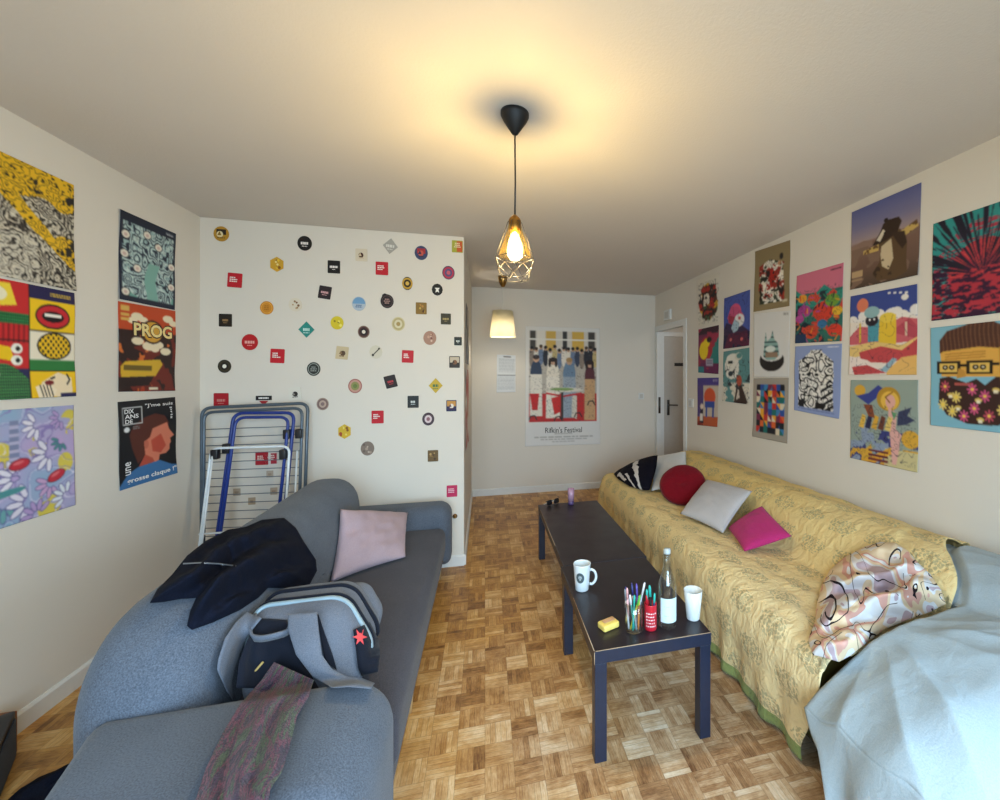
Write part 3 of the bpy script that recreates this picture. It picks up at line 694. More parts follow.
ins = (c.u > .1) & (c.u < .9) & (c.v > .1) & (c.v < .9); ins &= ~((np.abs(c.u - .5) > .34) & (np.abs(c.v - .5) > .37) & ((np.abs(c.u - .5) - .34) ** 2 + (np.abs(c.v - .5) - .37) ** 2 > .0028))
for i in range(7):
    for j in range(8):
        u0, v0 = .1 + .8 * i / 7, .1 + .8 * j / 8; du, dv = .8 / 7, .1; k = r.randrange(3)
        base = (c.u >= u0) & (c.u < u0 + du) & (c.v >= v0) & (c.v < v0 + dv) & ins; c.m(base, r.choice(cols))
        if k == 0: c.m(base & ((c.u - u0) ** 2 + ((c.v - v0)) ** 2 < du * du), r.choice(cols))
        if k == 1: c.m(base & ((c.u - u0) / du > (c.v - v0) / dv), r.choice(cols))
rp([(754.2, 378.4), (789.3, 378), (788, 443.5), (753.2, 436.3)], c, 'taupe poster with rounded block of multicoloured geometric tiles', 18)
c = Cv(76, 96, '#2f6b62'); n1, n2 = c.n(5, 6, 61), c.n(9, 11, 62)
c.rect(0, 0, 1, .3, '#cc6f86'); c.m((c.v > .22 + .12 * np.abs(np.sin(c.u * 5))) & (c.v < .5), '#2f8a7c'); c.m((c.v > .3) & (n1 > .58), '#1f2f3a'); c.m((c.v > .3) & (n2 > .64), '#d0473a')
for a, b, q, k in ((.16, .36, .1, '#e0952e'), (.36, .37, .08, '#d0542e'), (.2, .55, .15, '#a83f8e'), (.1, .65, .1, '#b34a97'), (.62, .58, .22, '#d0402f'), (.8, .45, .14, '#6f9a3a'), (.9, .6, .1, '#e0b032'), (.35, .85, .16, '#c8452c'), (.85, .85, .14, '#d8402f'), (.6, .75, .1, '#2f6fa0')): c.ell(a, b, q, q * .6, k)
r = random.Random(4)
for k in range(40):
    a, b = r.random(), r.uniform(.35, 1); t = r.uniform(0, 6.3); c.line([(a, b), (a + .08 * math.cos(t), b + .07 * math.sin(t))], .011, r.choice(['#1a1c2c', '#b34a97', '#e0952e', '#2f8a5c', '#d0402f', '#22243c']))
c.rect(0, .87, .25, 1, '#233a5c').txtlines(.75, .04, .96, .07, 1, '#2a1a2a')
inkl(c, 7, 8, 204, 18, .12, '#1c2436', .24)
rp([(797, 276), (844, 262.5), (842.5, 341), (795.6, 343.4)], c, 'jungle poster with pink sky and red and purple plants', 19)
c = Cv(76, 96, '#8d9cc8'); n1, n2 = c.n(5, 7, 65, 2), c.n(8, 10, 66, 2)
msk = (np.abs(c.u - .48) < .38 * np.clip((c.v - .03) * 5, 0.35, 1) + .05 * (n1 - .5)) & (c.v > .07) & (c.v < .92)
c.m(msk, '#ece8e2'); c.m(msk & (np.sin(n1 * 34) > .55), '#141316'); c.m(msk & (np.abs(np.sin(n2 * 17)) < .16), '#141316'); c.m(msk & (c.u > .6) & (c.v > .55) & (np.sin(c.v * 60 + c.u * 30) > .3), '#17161a'); c.rect(.12, .82, .24, .92, '#15141a').txtlines(.72, .03, .95, .05, 1, '#e8e8ee'); c.txtlines(.1, .945, .9, .955, 1, '#5f6c9c')
rp([(795.6, 346.5), (842.5, 343.6), (840, 418.8), (794.4, 410)], c, 'pale blue poster filled with a black and white doodle mass', 20)
c = Cv(100, 120, '#8089ad'); n1, n2 = c.n(5, 6, 71), c.n(18, 22, 72)
for k in range(3): c.a[..., k] = np.interp(c.v, [0, .25, .42, .46, .8, 1], [[.36, .48, .63, .50, .42, .30], [.38, .46, .55, .38, .32, .24], [.58, .58, .55, .33, .27, .20]][k])
c.poly([(0, .46), (.2, .42), (.34, .45), (.34, .52), (0, .56)], '#8a6f62').m((c.v > .5) & (n1 > .6), '#7d6354')
c.poly([(.44, .96), (.36, .86), (.46, .74), (.46, .6), (.42, .5), (.5, .44), (.74, .42), (.8, .52), (.84, .62), (.84, .78), (.86, .93), (.7, .98)], '#5d4630')
c.poly([(.48, .56), (.62, .5), (.66, .74), (.6, .86), (.5, .8), (.47, .66)], '#cbb796').m(c.polym([(.44, .96), (.36, .86), (.46, .74), (.5, .7), (.62, .84), (.66, .96)]) & (n2 > .5), '#3c2c20')
c.poly([(.36, .5), (.46, .38), (.5, .3), (.56, .27), (.72, .28), (.76, .34), (.7, .46), (.56, .5), (.42, .53)], '#33241c').poly([(.4, .47), (.5, .36), (.53, .39), (.46, .5)], '#d8cbb4').ell(.52, .41, .012, .01, '#0e0b0a').ell(.37, .51, .015, .01, '#100c0a').ell(.54, .265, .03, .025, '#2a1d16')
c.poly([(.2, .55), (.44, .52), (.44, .6), (.2, .6)], '#c8a860').poly([(.66, .48), (.96, .38), (.98, .46), (.7, .56)], '#c8a860').m((c.polym([(.2, .55), (.44, .52), (.44, .6), (.2, .6)]) | c.polym([(.66, .48), (.96, .38), (.98, .46), (.7, .56)])) & (n2 > .62), '#6a4c2c')
c.poly([(.62, .44), (.8, .46), (.84, .6), (.78, .66), (.7, .56)], '#3a2a20')
c.rect(.02, .78, .2, .86, '#b89a74').rect(.02, .88, .2, .91, '#9c8064')
rp([(852.4, 212.4), (922, 182.4), (919, 275), (851, 290)], c, 'photo poster of a badger with pale spotted wings on a plain', 21)
c = Cv(100, 110, '#3b4a8e'); n1 = c.n(4, 5, 75)
for k in range(12): c.ell(.05 + k * .085, .32 + .05 * math.sin(k * 2.1), .08, .06, '#e8e2dc')
c.rect(0, .34, 1, 1, '#e8dcd0').ell(.21, .14, .095, .085, '#d87a5c').ell(.84, .12, .05, .035, '#e8e2dc').ell(.68, .28, .12, .06, '#e8e2dc')
c.poly([(0, .52), (.16, .4), (.5, .44), (.8, .34), (1, .38), (1, .62), (.6, .64), (0, .62)], '#c8606a').poly([(.64, .5), (.9, .36), (1, .46), (1, .6)], '#b54a58')
c.poly([(.3, .34), (.5, .34), (.52, .6), (.3, .6)], '#4f97a8').ell(.36, .34, .1, .07, '#24202c').ell(.33, .33, .015, .014, '#ffffff').ell(.4, .33, .015, .014, '#ffffff').ell(.36, .24, .12, .07, '#8fb3b8')
c.poly([(.48, .32), (.72, .3), (.72, .66), (.46, .66)], '#e3bd3a').ell(.6, .33, .12, .06, '#e8c84a'); c.rect(.16, .36, .19, .6, '#d8b83a').rect(.84, .4, .87, .56, '#d8b8a0')
c.poly([(0, .64), (.4, .6), (.8, .66), (1, .58), (1, .74), (0, .78)], '#e3c27a').poly([(.16, .72), (.5, .66), (.8, .72), (1, .6), (1, .8), (.6, .86), (.2, .84)], '#c04a4e').poly([(0, .76), (.3, .82), (.55, .96), (.3, 1), (0, 1)], '#ecdcd4').poly([(.05, .9), (.3, .88), (.6, .98), (.1, 1)], '#c04a4e').poly([(.6, .95), (.8, .8), (1, .78), (1, 1), (.6, 1)], '#e3b468').poly([(.5, .95), (.68, .8), (.74, .82), (.6, .97)], '#8fb0c0')
for k in range(4): c.rect(.6 + k * .08, .03 + .01 * k, .64 + k * .08, .055 + .01 * k, '#e8e2dc')
inkl(c, 4, 5, 205, 16, .05, '#4a2a3a', .3)
rp([(851.2, 296.4), (918, 284), (917.5, 374.8), (849.5, 374.8)], c, 'desert landscape poster with orange moon and cloaked figures', 22)
c = Cv(100, 110, '#93a096'); n1, n2 = c.n(5, 6, 81), c.n(9, 10, 82)
c.m((c.v > .6) & (n1 > .44), '#3a3f7a'); c.m((c.v > .55) & (c.u < .6) & (n2 > .56), '#8e9cb4'); c.m((c.v > .78) & (n2 < .45), '#d8a53c'); c.m((c.v > .8) & (c.u > .55), '#cbbf8e'); c.poly([(.25, .98), (.7, .74), (.74, .8), (.4, 1)], '#e0a53a')
c.ell(.16, .13, .09, .07, '#d8a53c').poly([(.1, .2), (.3, .16), (.45, .06), (.52, .1), (.42, .22), (.3, .3)], '#3a448c')
c.ell(.6, .22, .17, .14, '#b98c2e').ell(.62, .24, .13, .11, '#e3b54c').ell(.63, .25, .07, .08, '#e0a89c').poly([(.6, .32), (.72, .38), (.7, .56), (.78, .62), (.72, .97), (.66, .97), (.62, .66), (.6, .5)], '#dca8a0').poly([(.64, .36), (.72, .38), (.68, .46)], '#5f9a6a')
for k in range(5): c.poly([(.14 + k * .1, .58), (.2 + k * .1, .42), (.26 + k * .1, .44), (.22 + k * .1, .6)], ['#e3b54c', '#2a2a4c', '#d8a53c', '#6a3a2c', '#e3c46c'][k])
c.poly([(.22, .3), (.36, .3), (.4, .46), (.3, .44)], '#8a4a30').poly([(.74, .36), (.92, .3), (.86, .4), (.96, .44), (.84, .5), (.72, .52)], '#3a3f5c').ell(.9, .66, .12, .1, '#d8a53c'); c.m((c.v > .84) & (c.u > .3) & (c.u < .6) & (np.sin(c.v * 120) > 0), '#6a2430').line([(.62, .26), (.56, .2), (.66, .14)], .008, '#8a5c20')
inkl(c, 7, 8, 206, 20, .1, '#23223a', .3)
rp([(851.2, 380), (918.8, 380), (918.6, 472.6), (850.8, 457.7)], c, 'grey-green fantasy poster of a tall pink woman with coiled golden hair', 23)
a, b = P(933.6, 224, **RW), P(932.6, 321, **RW)
c = Cv(110, 116, '#2a1a33'); n1 = c.n(4, 60, 85, 2)
ang = np.arctan2(c.v - .62, c.u - .52); rad = np.hypot(c.u - .52, c.v - .62)
pn = vnoise(1200, 60, 190, 4, 86, 2); ia = ((ang + np.pi) / (2 * np.pi) * 1199).astype(int); ir = np.clip(rad * 59, 0, 59).astype(int)
f = pn[ir, ia] + .05 * (c.n(8, 9, 88) - .5); up = np.clip((rad - .28) / .4, 0, 1)
c.m((f > .55) & (rad < .55), '#a62a40'); c.m((f > .52 - .06 * up) & (rad > .34), '#2f8f8c'); c.m((f > .56) & (rad > .30) & (rad < .52) & (n1 > .5), '#b53046'); c.m((f < .43) & (rad > .2), '#1b1a2c')
n2 = c.n(16, 44, 87, 2); c.m((c.v > .55) & (n2 > .55), '#b03040'); c.m((c.v > .5) & (n2 < .42), '#341434'); c.m((f > .63) & (rad < .34) & (c.v < .62), '#d84a48')
sheet('art_poster', [a, a - YA * .457, b - YA * .457, b], c, -XA, 'teal crimson and black radiating-spike poster at the near right', group=PG, seed=24)
a, b = P(931.2, 328, **RW), P(931.4, 425, **RW)
c = Cv(130, 116, '#7fb2c4')
c.poly([(.12, .4), (.1, .2), (.16, .08), (.36, .02), (.62, .02), (.8, .1), (.84, .3), (.82, .5), (.12, .5)], '#d8a24a')
c.poly([(.1, .27), (.1, .14), (.18, .05), (.4, 0), (.64, .0), (.8, .08), (.84, .26), (.5, .22), (.14, .25)], '#4d2f24'); c.m((c.polym([(.1, .27), (.1, .14), (.18, .05), (.4, 0), (.64, 0), (.8, .08), (.84, .26), (.5, .22), (.14, .25)])) & (np.sin(c.u * 150 + np.sin(c.v * 20)) > .55), '#6d4636')
c.poly([(.1, .52), (.2, .5), (.38, .56), (.48, .52), (.56, .58), (.66, .5), (.84, .5), (.84, .82), (.68, .94), (.4, .95), (.18, .88), (.09, .76)], '#3a2320')
for k in range(3): c.line([(.16, .28 + k * .025), (.56, .265 + k * .025)], .004, '#a8722e')
for u0 in (.07, .38): c.rect(u0, .35, u0 + .25, .475, '#1d1512').rect(u0 + .03, .37, u0 + .22, .455, '#e0b85c').ell(u0 + .09, .41, .03, .024, '#1d1512').ell(u0 + .16, .41, .03, .024, '#1d1512').ell(u0 + .09, .41, .013, .01, '#e8dcc0').ell(u0 + .16, .41, .013, .01, '#e8dcc0')
c.rect(.31, .38, .39, .405, '#1d1512').rect(.62, .37, .82, .395, '#1d1512').poly([(.3, .42), (.36, .44), (.38, .5), (.28, .52)], '#c08a3a').rect(.26, .56, .44, .585, '#a8504c').poly([(.68, .24), (.78, .2), (.76, .52), (.7, .54)], '#c48f3c')
r = random.Random(9)
for a2, b2 in ((.16, .6), (.14, .78), (.28, .70), (.44, .62), (.56, .68), (.36, .88), (.72, .8), (.6, .86), (.46, .8), (.24, .84)):
    k = r.choice(['#c4507c', '#c4507c', '#e0c46c', '#b5485c'])
    for j in range(8): c.line([(a2, b2), (a2 + .045 * math.cos(j * .785), b2 + .05 * math.sin(j * .785))], .009, k)
    c.ell(a2, b2, .016, .014, '#e8c84a')
for a2, b2 in ((.22, .68), (.5, .72), (.3, .8), (.52, .9), (.66, .62)): c.ell(a2, b2, .035, .02, '#d8b85c').rect(a2 - .02, b2, a2 + .02, b2 + .03, '#e8dcc0')
sheet('art_poster', [a, a - YA * .46, b - YA * .46, b], c, -XA, 'blue poster of a bearded face with glasses and flowers in the beard', group=PG, seed=25)
# ---------------- far wall and the return of the alcove
c = Cv(110, 180, '#e2ded8'); V0, V1 = .035, .80
U0, U1 = .05, .955
c.rect(U0, V0, U1, V1, '#b9b0a4').rect(U0, V0, U1, .2, '#d8cfc2')
for k, (a, b) in enumerate(((.06, .13), (.27, .4), (.49, .55), (.62, .78), (.84, .93))): c.rect(a, V0, b, .2, ['#4a443e', '#d8ae52', '#3c3836', '#dcb04e', '#46403c'][k])
c.rect(.15, V0, .26, .2, '#e6ded2').rect(U0, .1, U1, .115, '#e9e4da')
r = random.Random(12)
for k in range(15):
    a = .08 + .061 * k; b = .185 + r.uniform(-.012, .02); c.ell(a, b + .075, .035, .075, r.choice(['#3c4258', '#e4dccf', '#6f7f9a', '#2a2a34', '#c9b27a', '#8f7f72'])).ell(a, b, .022, .02, '#c79a7c').ell(a, b - .009, .023, .014, r.choice(['#2a201c', '#4a3424', '#1c1818']))
c.rect(U0, .56, U1, V1, '#c02a2a')
for a, b, w_, h_, k, hair in ((.14, .27, .075, .11, '#33415a', '#3a2820'), (.36, .29, .085, .13, '#e9dfce', '#2c1d18'), (.58, .29, .085, .13, '#6d86a0', '#b08a58'), (.86, .31, .07, .12, '#5a2a34', '#2a1a18')):
    c.ell(a, b + .12, w_, h_, k).poly([(a - w_, b + .13), (a + w_, b + .13), (a + w_ * 1.1, b + .48), (a - w_ * 1.1, b + .48)], {'#33415a': '#e4ddd0', '#e9dfce': '#ece4d6', '#6d86a0': '#9aa6b4', '#5a2a34': '#c9a074'}[k])
    c.ell(a, b, .04, .03, '#d2a586').ell(a, b - .014, .043, .02, hair)
    if hair in ('#2c1d18', '#2a1a18'): c.ell(a - .042, b + .01, .018, .04, hair).ell(a + .042, b + .01, .018, .04, hair)
c.ell(.5, .53, .27, .02, '#d9d2c4').ell(.48, .525, .16, .012, '#7fa05a'); c.line([(.28, .56), (.5, .585), (.74, .56)], .012, '#c42c2c').rect(.47, .55, .5, .78, '#3a3634').poly([(.06, .56), (.18, .56), (.16, .7), (.09, .7)], '#c42424').poly([(.34, .6), (.46, .58), (.45, .72), (.38, .74)], '#cf2a26').poly([(.62, .58), (.68, .58), (.68, .78), (.61, .76)], '#d8cfc0')
for a, b in ((.1, .75), (.43, .76), (.7, .73), (.88, .63)): c.line([(a - .05, b + .03), (a - .03, b), (a + .02, b - .005), (a + .05, b + .03)], .008, '#2a2624')
nz = c.n(16, 24, 95, 2); inn = (c.v > .17) & (c.v < V1); c.m(inn & (np.abs(np.sin(nz * 15)) < .07), '#453f40')
c.m((c.u > U1) | (c.u < U0) | (c.v < V0), '#e2ded8'); c.rect(0, V1, 1, 1, '#dedbd8')
c.txtlines(.12, .925, .9, .935, 1, '#7a7672', 3).txtlines(.2, .945, .82, .953, 1, '#8a8682', 4).txtlines(.35, .965, .65, .973, 1, '#9a9692', 5).txtlines(.38, .898, .62, .904, 1, '#8a8682', 6)
sheet('art_poster', onw([(525.5, 326), (599.5, 328.5), (600, 444), (525, 446.5)], y=YF), c, -YA, 'large white-bordered film poster of a seated and standing crowd on the far wall', group=PG, seed=26, texts=[("Rifkin's Festival", .26, .845, .75, .893, '#2a2826', .005)])
c = Cv(30, 60, '#dfe1e3'); c.rect(.35, .03, .75, .06, '#2a2a2a').txtlines(.1, .1, .95, .48, 9, '#b5b9bd', 2, .5).txtlines(.05, .55, .95, .95, 10, '#b9bdc1', 3, .45).rect(.05, .53, 1, .55, '#5c6064').rect(0, .505, 1, .512, '#b0b4b8')
sheet('paper_sign', onw([(497, 354.5), (515.5, 355.5), (515.5, 392), (496.5, 392.5)], y=YF), c, -YA, 'white typed paper sheet taped on the far wall under the small lamp', 'notice', curl=0.003, seed=27)
for k, (y0, y1, z0, z1, bg, lab) in enumerate(((3.85, 4.55, 1.60, 2.13, '#7c7d84', 'grey poster seen edge-on round the corner of the sticker wall'), (3.8, 4.45, .86, 1.55, '#b8705c', 'red-brown poster seen edge-on below the grey one'))):
    c = Cv(20, 30, bg); n1 = c.n(4, 5, 90 + k); c.m(n1 > .58, ['#3c3f48', '#c23a3c'][k]); c.m(n1 < .4, '#d8cfc4')
    sheet('art_poster', [(XK, y1, z1), (XK, y0, z1), (XK, y0, z0), (XK, y1, z0)], c, XA, lab, group=PG, seed=30 + k)

# ---------------- beer mats on the alcove wall
CK = 0.87
class Flat:
    """little printed plate: layered outlines in (x,z) around a centre"""
    def __init__(s): s.v = []; s.f = []; s.c = []; s.k = 0
    def shape(s, pts, col, depth=None):
        k = len(s.v); lc = np.array(lin(rgb(col)))
        y = -0.0024 - 0.0003 * s.k if depth is None else depth
        for x, z in pts: s.v.append((x, y, z)); s.c.append(lc)
        s.f.append(tuple(range(k, k + len(pts)))); s.k += 1; return s
    def body(s, pts, col, edge='#b9a98c'):
        k = len(s.v); n = len(pts); le = np.array(lin(rgb(edge)))
        for y in (-0.0005, -0.0024):
            for x, z in pts: s.v.append((x, y, z)); s.c.append(le)
        s.f += [(k + i, k + (i + 1) % n, k + n + (i + 1) % n, k + n + i) for i in range(n)] + [tuple(range(k, k + n))]
        return s.shape(pts, col, -0.0025)
def circ(r, cx=0, cz=0, n=24, ry=None, rot=0.0, a0=0.0, a1=2 * math.pi):
    full = abs(a1 - a0 - 2 * math.pi) < 1e-6
    return [(cx + r * math.cos(a0 + (a1 - a0) * k / (n if full else n - 1)), cz + (ry or r) * math.sin(a0 + (a1 - a0) * k / (n if full else n - 1))) for k in range(n)]
def rect(x0, z0, x1, z1): return [(x0, z0), (x1, z0), (x1, z1), (x0, z1)]
def coaster(px, py, kind, r, cols, label, rot=0.0, art='text', seed=0):
    c = P(px, py, y=YK); k = ((c - Vector((0, 0, HC))).length / math.sqrt(ray(px, py).length_squared)) / FPX
    R = r * k; F = Flat(); rd = random.Random(seed or int(px * 7 + py))
    outline = {'c': circ(R), 's': [tuple(p) for p in arc_poly(rect(-R, -R, R, R), R * .12, 3)], 'h': circ(R, n=6), 'd': [(R, 0), (0, R), (-R, 0), (0, -R)],
               'b': circ(R, n=12), 'l': circ(R, n=20) , 'o': circ(R * .85, ry=R)}[kind]
    if kind == 'h': outline = [(z, x) for x, z in outline]
    if kind == 'l': outline = [p if not (100 < math.degrees(math.atan2(p[1], p[0])) < 136) else (p[0] * 1.18, p[1] * 1.18) for p in outline]
    F.body(outline, cols[0]); g = lambda i: cols[i % len(cols)]
    def bars(col, rows, w, h, z0, x0=None):
        for i in range(rows):
            ww = w * rd.uniform(.6, 1); xs = -ww / 2 if x0 is None else x0; z = z0 - i * h * 1.7; x = xs
            while x < xs + ww - R * .02:
                l = min(R * rd.uniform(.18, .42), xs + ww - x); F.shape(rect(x, z - h, x + l * .82, z), col); x += l
    if art == 'text': bars(g(1), 3, R * 1.2, R * .16, R * .45, -R * .7)
    elif art == 'mid': bars(g(1), 1, R * 1.35, R * .34, R * .17); bars(g(1), 1, R * .8, R * .1, -R * .35)
    elif art == 'ring':
        F.shape(circ(R * .86), g(1)); F.shape(circ(R * .6), g(2)); F.shape(circ(R * .3), g(3))
    elif art == 'ring2':
        F.shape(circ(R * .82), g(1)); F.shape(circ(R * .74), g(0)); bars(g(2), 3, R * 1.0, R * .16, R * .36)
    elif art == 'scene':
        F.shape(rect(-R * .62, -R * .1, R * .62, R * .62) if kind != 's' else rect(-R * .85, -R * .1, R * .85, R * .85), g(1))
        F.shape(circ(R * .42, rd.uniform(-.2, .2) * R, -.05 * R, 12), g(2)); bars(g(3), 1, R * 1.1, R * .2, -R * .4)
        F.shape([(-R * .5, -R * .2), (-R * .2, R * .35), (R * .05, -R * .2)], g(3))
    elif art == 'blot':
        for i in range(7): F.shape(circ(R * rd.uniform(.1, .24), rd.uniform(-.55, .55) * R, rd.uniform(-.55, .55) * R, 8), g(1 + i))
    elif art == 'diag':
        F.shape([(-R * .6, -R * .5), (-R * .48, -R * .6), (R * .6, R * .45), (R * .5, R * .58)], g(1)); F.shape(circ(R * .2, -R * .45, -R * .45, 10), g(1)); F.shape(circ(R * .16, R * .5, R * .5, 10), g(1))
    elif art == 'cow':
        F.shape([(-.45 * R, .3 * R), (.45 * R, .3 * R), (.2 * R, 0), (.35 * R, -.5 * R), (0, -.3 * R), (-.35 * R, -.5 * R), (-.2 * R, 0)], g(1))
    elif art == 'shield':
        F.shape(rect(-R, -R * .28, R, R * .28), '#1d1a1c'); bars('#e9e6e0', 1, R * 1.5, R * .2, R * .1)
        F.shape([(-.6 * R, -.34 * R), (.6 * R, -.34 * R), (0, -.9 * R)], g(1))
    elif art == 'half':
        F.shape([p for p in circ(R * .92, a0=0, a1=math.pi)], g(1)); bars(g(2), 2, R * 1.1, R * .14, -R * .15)
    elif art == 'split':
        F.shape(rect(-R * .1, -R * .88, R * .9, R * .88), g(1)); bars(g(2), 3, R * 1.3, R * .18, R * .6)
    o = mesh('mounted_coaster', [Vector((x * CK, y, z)) for x, y, z in F.v], F.f, M['ink'], None, False, F.c)
    if rot:
        cr, sr = math.cos(rot), math.sin(rot)
        o.rotation_euler = (0, rot, 0)
    b = o.location.copy(); o.location = c + (Matrix.Rotation(rot, 3, 'Y') @ b if rot else b)
    return tag(o, label, 'coaster', 'beer mats stuck on the white wall')
RED, WH, BK = '#c01f2c', '#efe6e0', '#1c1917'
